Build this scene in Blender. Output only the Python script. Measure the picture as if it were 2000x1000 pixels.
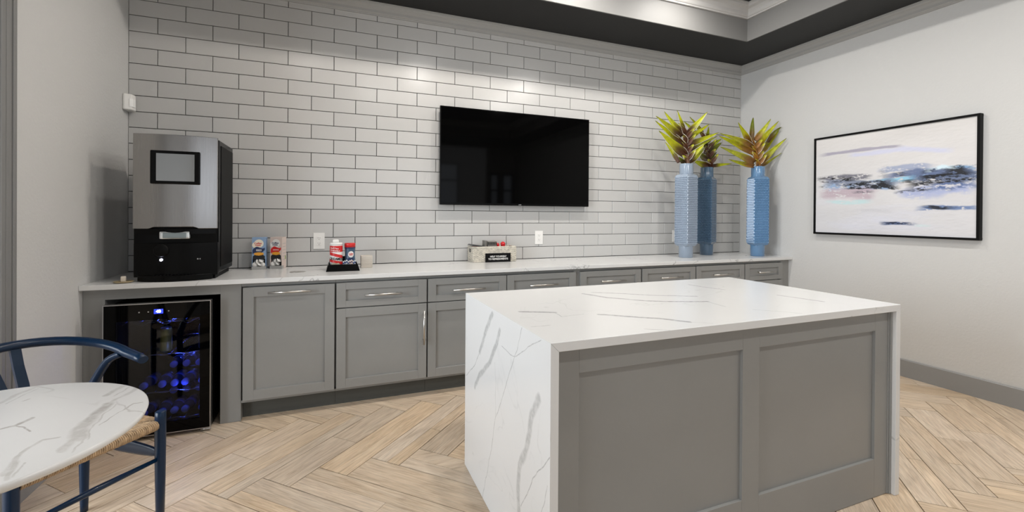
import bpy, bmesh, math, random
import numpy as np
from mathutils import Vector, Matrix
C = bpy.context.scene.collection
rnd = random.Random(7)
for o in list(bpy.data.objects): bpy.data.objects.remove(o)

# ---------------------------------------------------------------- camera
W = 5.307
cd = bpy.data.cameras.new('camera'); cam = bpy.data.objects.new('camera', cd); C.objects.link(cam)
yaw, pit, rol = 0.37986, -0.00371, 0.00656
F = Vector((math.sin(yaw)*math.cos(pit), math.cos(yaw)*math.cos(pit), math.sin(pit)))
R = Vector((math.cos(yaw), -math.sin(yaw), 0)); U = R.cross(F)
R2 = R*math.cos(rol)+U*math.sin(rol); U2 = -R*math.sin(rol)+U*math.cos(rol)
M = Matrix((R2, U2, -F)).transposed().to_4x4(); M.translation = (1.22226, -3.59031, 1.22025)
cam.matrix_world = M
cd.sensor_width = 36; cd.lens = 876.65/2000*36; cd.shift_y = -(500-423.13)/2000; cd.clip_start = .02
bpy.context.scene.camera = cam

# ---------------------------------------------------------------- world, light, exposure
sc = bpy.context.scene
wd = bpy.data.worlds.new('world'); sc.world = wd; wd.use_nodes = True
wd.node_tree.nodes['Background'].inputs[0].default_value = (.80, .88, 1, 1)
wd.node_tree.nodes['Background'].inputs[1].default_value = 1.0
sc.view_settings.view_transform = 'Standard'; sc.view_settings.look = 'None'
sc.view_settings.gamma = 1; sc.view_settings.use_curve_mapping = False
sc.view_settings.exposure = 0.10
def area(name, loc, target, sx, sy, power, col):
    l = bpy.data.lights.new(name, 'AREA'); l.shape = 'RECTANGLE'; l.size = sx; l.size_y = sy
    l.energy = power; l.color = col
    o = bpy.data.objects.new(name, l); C.objects.link(o); o.location = loc
    o.rotation_euler = (Vector(target)-Vector(loc)).to_track_quat('-Z', 'Y').to_euler()
    return o
area('window_daylight_left', (-2.9, -3.2, 1.6), (2, -2.6, 1.1), 3.6, 2.2, 270, (.88, .94, 1))
area('window_daylight_rear', (2.4, -6.35, 1.65), (2.6, 0, 1.3), 4.2, 2.2, 16, (.95, .97, 1))
CEIL1, CEIL2 = 2.82, 3.12
TX, TY = 4.74, -.56
LIGHTS = [(3.86, -.95, 1), (2.93, -.95, 1), (2.0, -.95, 1.0), (1.07, -.95, .36), (3.86, -2.6, 1.2), (2.3, -2.6, 1.2), (.9, -2.6, .12), (3.86, -3.7, 2.0), (1.8, -3.7, .7)]
DATA = {"island_top":[[0.011,0.5,[[2.358,-1.689],[2.413,-1.812],[2.532,-1.941],[2.615,-1.989],[2.78,-2.048]]],[0.003,0.35,[[2.78,-2.048],[2.766,-2.163]]],[0.008,0.45,[[2.419,-1.666],[2.564,-1.762],[2.657,-1.838],[2.838,-1.929]]],[0.013,0.5,[[1.917,-1.958],[2.031,-2.014]]],[0.012,0.5,[[2.182,-2.108],[2.285,-2.189],[2.354,-2.24],[2.416,-2.324]]],[0.007,0.4,[[3.072,-1.632],[3.091,-1.753],[3.117,-1.832]]],[0.01,0.4,[[3.238,-2.046],[3.261,-2.141],[3.282,-2.229]]],[0.003,0.4,[[1.857,-2.189],[1.926,-2.192]]],[0.002,0.4,[[2.031,-2.014],[2.025,-2.087],[2.125,-2.08]]],[0.003,0.4,[[2.202,-2.348],[2.278,-2.395]]],[0.004,0.25,[[2.828,-2.245],[2.949,-2.363]]],[0.002,0.3,[[2.416,-2.324],[2.483,-2.369]]]],"island_side":[[0.014,0.55,[[-1.868,0.818],[-1.768,0.711],[-1.706,0.616]]],[0.0025,0.6,[[-1.706,0.616],[-1.623,0.53],[-1.495,0.446]]],[0.014,0.55,[[-1.953,0.77],[-1.898,0.68],[-1.843,0.618],[-1.708,0.517],[-1.632,0.44]]],[0.0022,0.6,[[-2.172,0.835],[-2.133,0.746],[-2.059,0.642],[-2.002,0.538],[-1.903,0.402],[-1.891,0.333],[-1.823,0.17],[-1.736,-0.033]]],[0.0015,0.5,[[-1.899,0.626],[-1.914,0.541],[-1.908,0.404]]],[0.0018,0.6,[[-2.325,0.83],[-2.23,0.785],[-2.123,0.719],[-2.069,0.711],[-1.975,0.714]]],[0.018,0.5,[[-2.312,0.644],[-2.266,0.579],[-2.244,0.503],[-2.208,0.426],[-2.157,0.345],[-2.145,0.276],[-2.153,0.186]]],[0.0022,0.6,[[-2.407,0.52],[-2.363,0.46],[-2.273,0.37],[-2.229,0.286],[-2.173,0.222]]],[0.002,0.6,[[-2.379,0.408],[-2.357,0.354],[-2.334,0.298]]]],"table":[[0.012,0.35,[[0.686,-2.043],[0.678,-2.082],[0.676,-2.109]]],[0.01,0.3,[[0.721,-2.073],[0.716,-2.136],[0.702,-2.176]]],[0.022,0.5,[[0.702,-2.176],[0.699,-2.229],[0.702,-2.274]]],[0.026,0.35,[[0.702,-2.274],[0.702,-2.315],[0.715,-2.368]]],[0.005,0.45,[[0.782,-2.188],[0.762,-2.191],[0.75,-2.222]]],[0.003,0.5,[[0.75,-2.222],[0.739,-2.263],[0.731,-2.309]]],[0.012,0.25,[[0.45,-2.072],[0.451,-2.02],[0.473,-1.971]]],[0.004,0.4,[[0.495,-2.078],[0.499,-2.065]]],[0.01,0.6,[[0.542,-2.253],[0.559,-2.244],[0.577,-2.208]]],[0.004,0.6,[[0.559,-2.244],[0.603,-2.289]]],[0.012,0.3,[[0.702,-2.344],[0.711,-2.389],[0.717,-2.422]]],[0.008,0.35,[[0.679,-2.345],[0.652,-2.344],[0.651,-2.392],[0.657,-2.442],[0.68,-2.508]]],[0.012,0.25,[[0.657,-2.442],[0.666,-2.489]]]],"p1":[[[4.252,-0.31,2.01],[4.195,-0.325,2.095],[4.126,-0.35,2.182],0.032,0.3],[[4.244,-0.31,1.983],[4.157,-0.275,2.075],[4.065,-0.25,2.188],0.05,0.3],[[4.219,-0.31,1.954],[4.055,-0.345,2.021],[3.856,-0.39,2.098],0.062,0.1],[[4.253,-0.31,1.877],[4.103,-0.29,1.982],[3.939,-0.28,2.086],0.056,0.1],[[4.263,-0.31,1.784],[4.115,-0.315,1.88],[3.939,-0.33,1.986],0.085,0.1],[[4.188,-0.31,1.714],[4.156,-0.26,1.818],[4.106,-0.22,1.91],0.04,0.2],[[4.278,-0.31,1.985],[4.373,-0.335,2.081],[4.467,-0.37,2.196],0.054,0.3],[[4.261,-0.31,1.931],[4.418,-0.28,2.007],[4.606,-0.26,2.114],0.051,0.2],[[4.27,-0.31,1.878],[4.445,-0.325,1.941],[4.631,-0.35,2.018],0.054,0.4],[[4.279,-0.31,1.818],[4.477,-0.275,1.903],[4.718,-0.25,2.006],0.048,0.7],[[4.272,-0.31,1.745],[4.357,-0.345,1.819],[4.415,-0.39,1.892],0.06,0.3],[[4.297,-0.31,1.719],[4.42,-0.29,1.782],[4.525,-0.28,1.885],0.041,0.7],[[4.255,-0.31,1.711],[4.208,-0.315,1.741],[4.169,-0.33,1.763],0.04,1]],"p2":[[[4.606,-0.18,2.009],[4.527,-0.195,2.092],[4.395,-0.22,2.173],0.042,0.4],[[4.515,-0.18,2.024],[4.466,-0.155,2.087],[4.399,-0.14,2.144],0.035,0.8],[[4.652,-0.18,1.991],[4.63,-0.215,2.033],[4.593,-0.26,2.086],0.034,0.7],[[4.653,-0.18,1.885],[4.757,-0.16,1.944],[4.876,-0.15,2.004],0.054,0.8],[[4.663,-0.18,1.808],[4.75,-0.185,1.898],[4.828,-0.2,1.957],0.057,0.9],[[4.692,-0.18,1.717],[4.597,-0.155,1.743],[4.52,-0.14,1.777],0.067,0.6],[[4.729,-0.18,1.719],[4.806,-0.205,1.734],[4.92,-0.24,1.747],0.034,0.5],[[4.71,-0.18,1.725],[4.745,-0.155,1.801],[4.826,-0.14,1.872],0.036,1],[[4.626,-0.18,1.834],[4.674,-0.195,1.92],[4.75,-0.22,1.964],0.042,1],[[4.663,-0.18,1.78],[4.614,-0.155,1.822],[4.564,-0.14,1.892],0.057,1],[[4.653,-0.18,1.906],[4.572,-0.215,1.938],[4.447,-0.26,1.951],0.049,0.9]],"p3":[[[4.945,-0.43,1.924],[4.852,-0.445,2.011],[4.74,-0.47,2.1],0.055,0.3],[[4.964,-0.43,1.926],[5.009,-0.395,2.087],[5.052,-0.37,2.193],0.043,1],[[5.002,-0.43,1.956],[5.063,-0.465,2.044],[5.116,-0.51,2.157],0.054,0.4],[[4.993,-0.43,1.865],[5.161,-0.41,2.005],[5.262,-0.48,2.155],0.063,0.2],[[5.175,-0.43,1.947],[5.262,-0.438,2.05],[5.262,-0.51,2.09],0.039,0.9],[[5.013,-0.43,1.79],[5.248,-0.38,1.952],[5.262,-0.484,2.063],0.063,0.2],[[5.043,-0.43,1.716],[5.184,-0.455,1.846],[5.262,-0.563,1.974],0.063,0.5],[[5.1,-0.43,1.711],[5.235,-0.4,1.77],[5.262,-0.513,1.839],0.03,0.6],[[4.974,-0.43,1.892],[4.779,-0.445,1.945],[4.511,-0.47,1.982],0.058,0.2],[[4.994,-0.43,1.831],[4.809,-0.395,1.914],[4.608,-0.37,1.979],0.065,0.2],[[5.004,-0.43,1.742],[4.777,-0.465,1.794],[4.479,-0.51,1.85],0.067,0.4],[[4.995,-0.43,1.706],[4.859,-0.41,1.73],[4.704,-0.4,1.76],0.045,0.4]],"s1":[[4.281,-0.3,1.713],[4.261,-0.3,2.012]],"s2":[[4.711,-0.17,1.719],[4.616,-0.17,2.005]],"s3":[[5.055,-0.42,1.71],[4.976,-0.42,1.928]],"paint":[[[0.6,0.58,0.66],0.0126,0.6,0,[[0.037,0.172],[0.327,0.161],[0.479,0.163],[0.612,0.172]]],[[0.8,0.81,0.9],0.021,0.8,0,[[0.246,0.206],[0.621,0.206],[0.857,0.254]]],[[0.62,0.66,0.76],0.0238,0.5,0.3,[[0.472,0.379],[0.622,0.376],[0.728,0.371],[0.783,0.391]]],[[0.45,0.62,0.78],0.028,0.4,0.4,[[0.622,0.462],[0.783,0.441],[1.006,0.431]]],[[0.45,0.5,0.64],0.028,0.5,0.3,[[0.638,0.424],[0.858,0.462],[1.006,0.471]]],[[0.42,0.42,0.47],0.021,0.5,0.4,[[0.026,0.418],[0.247,0.431],[0.387,0.431]]],[[0.55,0.66,0.8],0.028,0.5,0.4,[[0.062,0.513],[0.349,0.534],[0.572,0.53]]],[[0.55,0.78,0.88],0.0182,0.5,0.4,[[0.416,0.483],[0.553,0.482],[0.672,0.474]]],[[0.74,0.67,0.71],0.049,0.7,0.1,[[0.039,0.588],[0.248,0.6],[0.426,0.588]]],[[0.66,0.7,0.84],0.049,0.8,0.2,[[0.572,0.617],[0.784,0.603],[1.007,0.594]]],[[0.3,0.4,0.6],0.0385,0.5,0.4,[[0.753,0.57],[0.858,0.559],[1.007,0.553]]],[[0.76,0.86,0.87],0.0168,0.7,0.1,[[0.074,0.674],[0.248,0.687],[0.417,0.678]]],[[0.8,0.8,0.82],0.0168,0.8,0.1,[[0.3,0.768],[0.538,0.769]]],[[0.4,0.5,0.68],0.0182,0.5,0.4,[[0.69,0.755],[0.784,0.746],[0.895,0.752],[1.005,0.745]]],[[0.3,0.4,0.58],0.0126,0.4,0.4,[[0.475,0.892],[0.583,0.893],[0.683,0.893]]],[[0.78,0.88,0.88],0.0112,0.6,0.2,[[0.675,0.909],[0.785,0.913]]],[[0.36,0.42,0.55],0.0434,0.5,0.1,[[0.656,0.472],[0.821,0.476],[1.007,0.483]]],[[0.47,0.51,0.6],0.0238,0.5,0.15,[[0.061,0.468],[0.349,0.492],[0.588,0.512]]],[[0.4,0.46,0.6],0.021,0.5,0.2,[[0.5,0.45],[0.704,0.419],[1.006,0.442]]],[[0.06,0.06,0.08],0.0154,0.25,0.6,[[0.026,0.437],[0.14,0.441],[0.279,0.445]]],[[0.07,0.07,0.09],0.007,0.25,0.6,[[0.027,0.511],[0.13,0.511]]],[[0.06,0.06,0.07],0.0182,0.2,0.6,[[0.221,0.522],[0.369,0.517],[0.5,0.522],[0.567,0.53]]],[[0.06,0.05,0.04],0.021,0.2,0.5,[[0.463,0.418],[0.518,0.434]]],[[0.1,0.1,0.12],0.0084,0.3,0.6,[[0.562,0.429],[0.614,0.431]]],[[0.1,0.11,0.15],0.0112,0.3,0.6,[[0.712,0.433],[0.79,0.417]]],[[0.08,0.08,0.1],0.0182,0.25,0.6,[[0.827,0.434],[0.9,0.43],[0.99,0.429]]],[[0.04,0.05,0.07],0.021,0.2,0.5,[[0.689,0.494],[0.821,0.494],[1.007,0.501]]],[[0.08,0.09,0.13],0.0168,0.25,0.5,[[0.636,0.561],[0.705,0.56],[0.784,0.555]]],[[0.06,0.06,0.08],0.0098,0.3,0.7,[[0.605,0.502],[0.68,0.502]]],[[0.25,0.26,0.3],0.0098,0.4,0.6,[[0.572,0.601],[0.657,0.589]]],[[0.3,0.3,0.35],0.0098,0.4,0.6,[[0.289,0.584],[0.426,0.584]]],[[0.08,0.1,0.16],0.0063,0.3,0.7,[[0.718,0.733],[0.822,0.751],[0.902,0.749]]],[[0.08,0.12,0.22],0.0056,0.3,0.6,[[0.484,0.892],[0.574,0.887],[0.667,0.892]]],[[0.85,0.93,0.97],0.014,0.6,0.3,[[0.767,0.413],[0.827,0.391],[0.893,0.405]]]]}

# ---------------------------------------------------------------- materials
def mat(name, col=(.5,.5,.5), rough=.5, metal=0, spec=.5, emit=None, es=1, coat=0, trans=0, bump=None, noise=None, rnd_amt=0, aniso=0):
    m = bpy.data.materials.new(name); m.use_nodes = True; nt = m.node_tree; b = nt.nodes['Principled BSDF']
    b.inputs['Base Color'].default_value = (*col, 1); b.inputs['Roughness'].default_value = rough
    b.inputs['Metallic'].default_value = metal; b.inputs['Specular IOR Level'].default_value = spec
    b.inputs['Coat Weight'].default_value = coat; b.inputs['Coat Roughness'].default_value = .05
    b.inputs['Transmission Weight'].default_value = trans
    if aniso: b.inputs['Anisotropic'].default_value = aniso
    if emit: b.inputs['Emission Color'].default_value = (*emit, 1); b.inputs['Emission Strength'].default_value = es
    if noise or bump or rnd_amt:
        tc = nt.nodes.new('ShaderNodeTexCoord')
    if noise:   # (scale vec, amount)
        mp = nt.nodes.new('ShaderNodeMapping'); mp.inputs['Scale'].default_value = noise[0]
        nt.links.new(tc.outputs['Object'], mp.inputs[0])
        n = nt.nodes.new('ShaderNodeTexNoise'); n.inputs['Scale'].default_value = 1; n.inputs['Detail'].default_value = 5
        nt.links.new(mp.outputs[0], n.inputs[0])
        mx = nt.nodes.new('ShaderNodeMapRange'); mx.inputs[1].default_value=.3; mx.inputs[2].default_value=.7; mx.inputs[3].default_value = 1-noise[1]; mx.inputs[4].default_value = 1+noise[1]
        nt.links.new(n.outputs[0], mx.inputs[0])
        h = nt.nodes.new('ShaderNodeHueSaturation'); h.inputs['Color'].default_value = (*col, 1)
        nt.links.new(mx.outputs[0], h.inputs['Value']); nt.links.new(h.outputs[0], b.inputs['Base Color'])
    if rnd_amt:
        oi = nt.nodes.new('ShaderNodeObjectInfo'); mr = nt.nodes.new('ShaderNodeMapRange')
        mr.inputs[3].default_value = 1-rnd_amt; mr.inputs[4].default_value = 1+rnd_amt
        nt.links.new(oi.outputs['Random'], mr.inputs[0])
        h = nt.nodes.new('ShaderNodeHueSaturation'); h.inputs['Color'].default_value = (*col, 1)
        nt.links.new(mr.outputs[0], h.inputs['Value']); nt.links.new(h.outputs[0], b.inputs['Base Color'])
    if bump:    # (scale, strength, distance)
        n = nt.nodes.new('ShaderNodeTexNoise'); n.inputs['Scale'].default_value = bump[0]; n.inputs['Detail'].default_value = 3
        nt.links.new(tc.outputs['Object'], n.inputs[0])
        bp = nt.nodes.new('ShaderNodeBump'); bp.inputs['Strength'].default_value = bump[1]; bp.inputs['Distance'].default_value = bump[2]
        nt.links.new(n.outputs[0], bp.inputs['Height']); nt.links.new(bp.outputs[0], b.inputs['Normal'])
    return m

M_wall = mat('wall_paint', (.59,.588,.575), .6, bump=(70, .35, .004))
M_rearwall = mat('rear_wall_paint', (.45,.44,.43), .7)
M_tile = mat('glazed_tile', (.51,.505,.49), .22, spec=.5, rnd_amt=.035)
M_grout = mat('dark_grout', (.022,.020,.018), .9)
M_char = mat('charcoal_ceiling', (.008,.0078,.0075), .6)
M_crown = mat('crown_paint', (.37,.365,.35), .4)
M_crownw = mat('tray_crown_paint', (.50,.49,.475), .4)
M_fascia = mat('fascia_paint', (.20,.197,.19), .6)
M_base = mat('baseboard_paint', (.27,.27,.265), .4)
M_cab = mat('cabinet_paint', (.262,.262,.252), .38, noise=((3,3,3), .03))
M_cabd = mat('cabinet_inside', (.03,.03,.028), .8)
M_toe = mat('toe_kick_shaded_paint', (.07,.072,.065), .5)  # dark grey that also carries the recess shade under the doors in its colour
M_nickel = mat('brushed_nickel', (.62,.60,.57), .28, 1)
M_black = mat('black_plastic', (.0025,.0025,.0025), .25, spec=.12)
M_blackm = mat('black_matte', (.0035,.0035,.0035), .5, spec=.12)
M_screen = mat('screen_glass', (.0012,.0012,.0012), .05, spec=.10)
M_white = mat('white_plastic', (.80,.79,.76), .35)
M_slot = mat('socket_slot', (.05,.05,.05), .6)
M_red = mat('red_print', (.62,.02,.02), .35)
M_silver = mat('silver_trim', (.50,.50,.50), .3, 1)

def steel():
    m = mat('brushed_steel', (.34,.33,.32), .34, 1, aniso=.5)
    nt = m.node_tree; b = nt.nodes['Principled BSDF']
    tc = nt.nodes.new('ShaderNodeTexCoord'); mp = nt.nodes.new('ShaderNodeMapping'); mp.inputs['Scale'].default_value = (260,260,3)
    n = nt.nodes.new('ShaderNodeTexNoise'); n.inputs['Scale'].default_value = 1
    mr = nt.nodes.new('ShaderNodeMapRange'); mr.inputs[3].default_value=.18; mr.inputs[4].default_value=.32
    nt.links.new(tc.outputs['Object'], mp.inputs[0]); nt.links.new(mp.outputs[0], n.inputs[0]); nt.links.new(n.outputs[0], mr.inputs[0]); nt.links.new(mr.outputs[0], b.inputs['Roughness'])
    return m
M_steel = steel()

def stroke_group():
    g = bpy.data.node_groups.new('vein_stroke', 'ShaderNodeTree')
    I = g.interface
    for n, t in (('P','NodeSocketVector'),('A','NodeSocketVector'),('D','NodeSocketVector'),('Width','NodeSocketFloat'),('Amount','NodeSocketFloat'),('In','NodeSocketFloat')):
        I.new_socket(name=n, in_out='INPUT', socket_type=t)
    I.new_socket(name='Out', in_out='OUTPUT', socket_type='NodeSocketFloat')
    gi = g.nodes.new('NodeGroupInput'); go = g.nodes.new('NodeGroupOutput')
    def vm(op, *a):
        n = g.nodes.new('ShaderNodeVectorMath'); n.operation = op
        for i, s in enumerate(a): g.links.new(s, n.inputs[i])
        return n
    def mm(op, *a, clamp=False):
        n = g.nodes.new('ShaderNodeMath'); n.operation = op; n.use_clamp = clamp
        for i, s in enumerate(a):
            if isinstance(s, (int, float)): n.inputs[i].default_value = s
            else: g.links.new(s, n.inputs[i])
        return n.outputs[0]
    ap = vm('SUBTRACT', gi.outputs['P'], gi.outputs['A']).outputs[0]
    t = mm('DIVIDE', vm('DOT_PRODUCT', ap, gi.outputs['D']).outputs['Value'], vm('DOT_PRODUCT', gi.outputs['D'], gi.outputs['D']).outputs['Value'], clamp=True)
    s = g.nodes.new('ShaderNodeVectorMath'); s.operation = 'SCALE'; g.links.new(gi.outputs['D'], s.inputs[0]); g.links.new(t, s.inputs['Scale'])
    d = vm('DISTANCE', ap, s.outputs[0]).outputs['Value']
    k = mm('DIVIDE', d, gi.outputs['Width'])
    mr = g.nodes.new('ShaderNodeMapRange'); mr.inputs[1].default_value = 1.2; mr.inputs[2].default_value = .55
    g.links.new(k, mr.inputs[0])
    a = mm('MULTIPLY', mr.outputs[0], gi.outputs['Amount'])
    g.links.new(mm('MAXIMUM', a, gi.outputs['In']), go.inputs[0])
    return g
VG = stroke_group()

def marble(name, strokes=(), plane='xy', base=(.70,.70,.69), vein=(.27,.27,.27), rough=.2, random_veins=.35, warp=.03, cloud=.04, vs=1.6):
    m = mat(name, base, rough, spec=.5); nt = m.node_tree; b = nt.nodes['Principled BSDF']; N = nt.nodes; L = nt.links
    tc = N.new('ShaderNodeTexCoord'); src = tc.outputs['Object']
    nz = N.new('ShaderNodeTexNoise'); nz.inputs['Scale'].default_value = 9; nz.inputs['Detail'].default_value = 6; L.new(src, nz.inputs[0])
    sub = N.new('ShaderNodeVectorMath'); sub.operation = 'SUBTRACT'; L.new(nz.outputs['Color'], sub.inputs[0]); sub.inputs[1].default_value = (.5,.5,.5)
    scl = N.new('ShaderNodeVectorMath'); scl.operation = 'SCALE'; L.new(sub.outputs[0], scl.inputs[0]); scl.inputs['Scale'].default_value = warp
    add = N.new('ShaderNodeVectorMath'); add.operation = 'ADD'; L.new(src, add.inputs[0]); L.new(scl.outputs[0], add.inputs[1])
    # flatten to plane
    fl = N.new('ShaderNodeVectorMath'); fl.operation = 'MULTIPLY'; L.new(add.outputs[0], fl.inputs[0])
    fl.inputs[1].default_value = {'xy': (1,1,0), 'yz': (0,1,1)}[plane]
    # random thin veins: |noise-.5| ridges
    vn = N.new('ShaderNodeTexNoise'); vn.inputs['Scale'].default_value = vs; vn.inputs['Detail'].default_value = 4; vn.inputs['Distortion'].default_value = .6; L.new(src, vn.inputs[0])
    s1 = N.new('ShaderNodeMath'); s1.operation = 'SUBTRACT'; L.new(vn.outputs[0], s1.inputs[0]); s1.inputs[1].default_value = .5
    s2 = N.new('ShaderNodeMath'); s2.operation = 'ABSOLUTE'; L.new(s1.outputs[0], s2.inputs[0])
    mr = N.new('ShaderNodeMapRange'); mr.inputs[1].default_value = .006; mr.inputs[2].default_value = 0; mr.inputs[4].default_value = random_veins; L.new(s2.outputs[0], mr.inputs[0])
    msk = N.new('ShaderNodeTexNoise'); msk.inputs['Scale'].default_value = 3.1; L.new(src, msk.inputs[0])
    mk = N.new('ShaderNodeMapRange'); mk.inputs[1].default_value = .44; mk.inputs[2].default_value = .56; L.new(msk.outputs[0], mk.inputs[0])
    mu = N.new('ShaderNodeMath'); mu.operation = 'MULTIPLY'; L.new(mr.outputs[0], mu.inputs[0]); L.new(mk.outputs[0], mu.inputs[1])
    cur = mu.outputs[0]
    for w, c, pts in strokes:
        for A, B in zip(pts[:-1], pts[1:]):
            g = N.new('ShaderNodeGroup'); g.node_tree = VG
            if plane == 'xy': a = (A[0],A[1],0); d = (B[0]-A[0],B[1]-A[1],0)
            else: a = (0,A[0],A[1]); d = (0,B[0]-A[0],B[1]-A[1])
            L.new(fl.outputs[0], g.inputs['P']); g.inputs['A'].default_value = a; g.inputs['D'].default_value = d
            g.inputs['Width'].default_value = w*.95; g.inputs['Amount'].default_value = c; L.new(cur, g.inputs['In']); cur = g.outputs[0]
    # broken density inside the veins
    bn = N.new('ShaderNodeTexNoise'); bn.inputs['Scale'].default_value = 60; bn.inputs['Detail'].default_value = 4; L.new(src, bn.inputs[0])
    bm_ = N.new('ShaderNodeMapRange'); bm_.inputs[1].default_value = .35; bm_.inputs[2].default_value = .6; bm_.inputs[3].default_value=.55; L.new(bn.outputs[0], bm_.inputs[0])
    m2 = N.new('ShaderNodeMath'); m2.operation = 'MULTIPLY'; L.new(cur, m2.inputs[0]); L.new(bm_.outputs[0], m2.inputs[1])
    cn = N.new('ShaderNodeTexNoise'); cn.inputs['Scale'].default_value = 2.2; cn.inputs['Detail'].default_value = 5; L.new(src, cn.inputs[0])
    cr = N.new('ShaderNodeMapRange'); cr.inputs[1].default_value=.3; cr.inputs[2].default_value=.7; cr.inputs[4].default_value = cloud; L.new(cn.outputs[0], cr.inputs[0])
    m3 = N.new('ShaderNodeMath'); m3.operation = 'ADD'; m3.use_clamp = True; L.new(m2.outputs[0], m3.inputs[0]); L.new(cr.outputs[0], m3.inputs[1])
    mix = N.new('ShaderNodeMix'); mix.data_type = 'RGBA'; L.new(m3.outputs[0], mix.inputs['Factor'])
    mix.inputs['A'].default_value = (*base,1); mix.inputs['B'].default_value = (*vein,1)
    L.new(mix.outputs['Result'], b.inputs['Base Color'])
    return m
M_mtop = marble('quartz_top', [(w,min(1,c*1.5),p) for w,c,p in DATA['island_top']], 'xy', random_veins=.15, warp=.02)
M_mside = marble('quartz_waterfall', DATA['island_side'], 'yz', random_veins=.15)
M_mgen = marble('quartz_counter', random_veins=.9, vs=2.4)
M_medge = marble('quartz_edge', random_veins=.8, vs=3.0)
M_table = marble('table_marble', [(w*.62,c*.9,p) for w,c,p in DATA['table']]+[(.0022,.3,[[x+.018,y-.012] for x,y in p]) for w,c,p in DATA['table'] if w>.01], 'xy', base=(.68,.68,.67), vein=(.20,.165,.13), rough=.25, random_veins=.4, warp=.05, cloud=.07)

def wood():
    m = mat('oak_plank_tile', (.5,.4,.3), .42); nt = m.node_tree; N = nt.nodes; L = nt.links; b = N['Principled BSDF']
    tc = N.new('ShaderNodeTexCoord'); oi = N.new('ShaderNodeObjectInfo')
    ad = N.new('ShaderNodeVectorMath'); ad.operation = 'MULTIPLY_ADD'; L.new(oi.outputs['Random'], ad.inputs[0]); ad.inputs[1].default_value = (37,91,13); L.new(tc.outputs['Object'], ad.inputs[2])
    mp = N.new('ShaderNodeMapping'); mp.inputs['Scale'].default_value = (3, 34, 1); L.new(ad.outputs[0], mp.inputs[0])
    n = N.new('ShaderNodeTexNoise'); n.inputs['Scale'].default_value = 1.2; n.inputs['Detail'].default_value = 8; n.inputs['Roughness'].default_value=.65; n.inputs['Distortion'].default_value = 1.2; L.new(mp.outputs[0], n.inputs[0])
    cr = N.new('ShaderNodeValToRGB'); e = cr.color_ramp.elements
    e[0].position = .30; e[0].color = (.42,.31,.205,1); e[1].position = .72; e[1].color = (.66,.545,.41,1)
    e2 = cr.color_ramp.elements.new(.48); e2.color = (.565,.44,.315,1)
    L.new(n.outputs[0], cr.inputs[0])
    # fine saw marks
    mp2 = N.new('ShaderNodeMapping'); mp2.inputs['Scale'].default_value = (10, 160, 1); L.new(ad.outputs[0], mp2.inputs[0])
    n2 = N.new('ShaderNodeTexNoise'); n2.inputs['Scale'].default_value = 1; n2.inputs['Detail'].default_value = 4; L.new(mp2.outputs[0], n2.inputs[0])
    mr2 = N.new('ShaderNodeMapRange'); mr2.inputs[1].default_value=.3; mr2.inputs[2].default_value=.6; mr2.inputs[3].default_value=.78; mr2.inputs[4].default_value=1.04; L.new(n2.outputs[0], mr2.inputs[0])
    rr = N.new('ShaderNodeMapRange'); rr.inputs[3].default_value=.98; rr.inputs[4].default_value=1.17; L.new(oi.outputs['Random'], rr.inputs[0])
    mu = N.new('ShaderNodeMath'); mu.operation='MULTIPLY'; L.new(mr2.outputs[0], mu.inputs[0]); L.new(rr.outputs[0], mu.inputs[1])
    h = N.new('ShaderNodeHueSaturation'); L.new(cr.outputs[0], h.inputs['Color']); L.new(mu.outputs[0], h.inputs['Value'])
    wn = N.new('ShaderNodeMath'); wn.operation='MULTIPLY'; L.new(oi.outputs['Random'], wn.inputs[0]); wn.inputs[1].default_value=7.31
    fr = N.new('ShaderNodeMath'); fr.operation='FRACT'; L.new(wn.outputs[0], fr.inputs[0])
    sr = N.new('ShaderNodeMapRange'); sr.inputs[3].default_value=.85; sr.inputs[4].default_value=1.12; L.new(fr.outputs[0], sr.inputs[0]); L.new(sr.outputs[0], h.inputs['Saturation'])
    L.new(h.outputs[0], b.inputs['Base Color'])
    bp = N.new('ShaderNodeBump'); bp.inputs['Strength'].default_value=.3; bp.inputs['Distance'].default_value=.002; L.new(n2.outputs[0], bp.inputs['Height']); L.new(bp.outputs[0], b.inputs['Normal'])
    return m
M_wood = wood()

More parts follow.
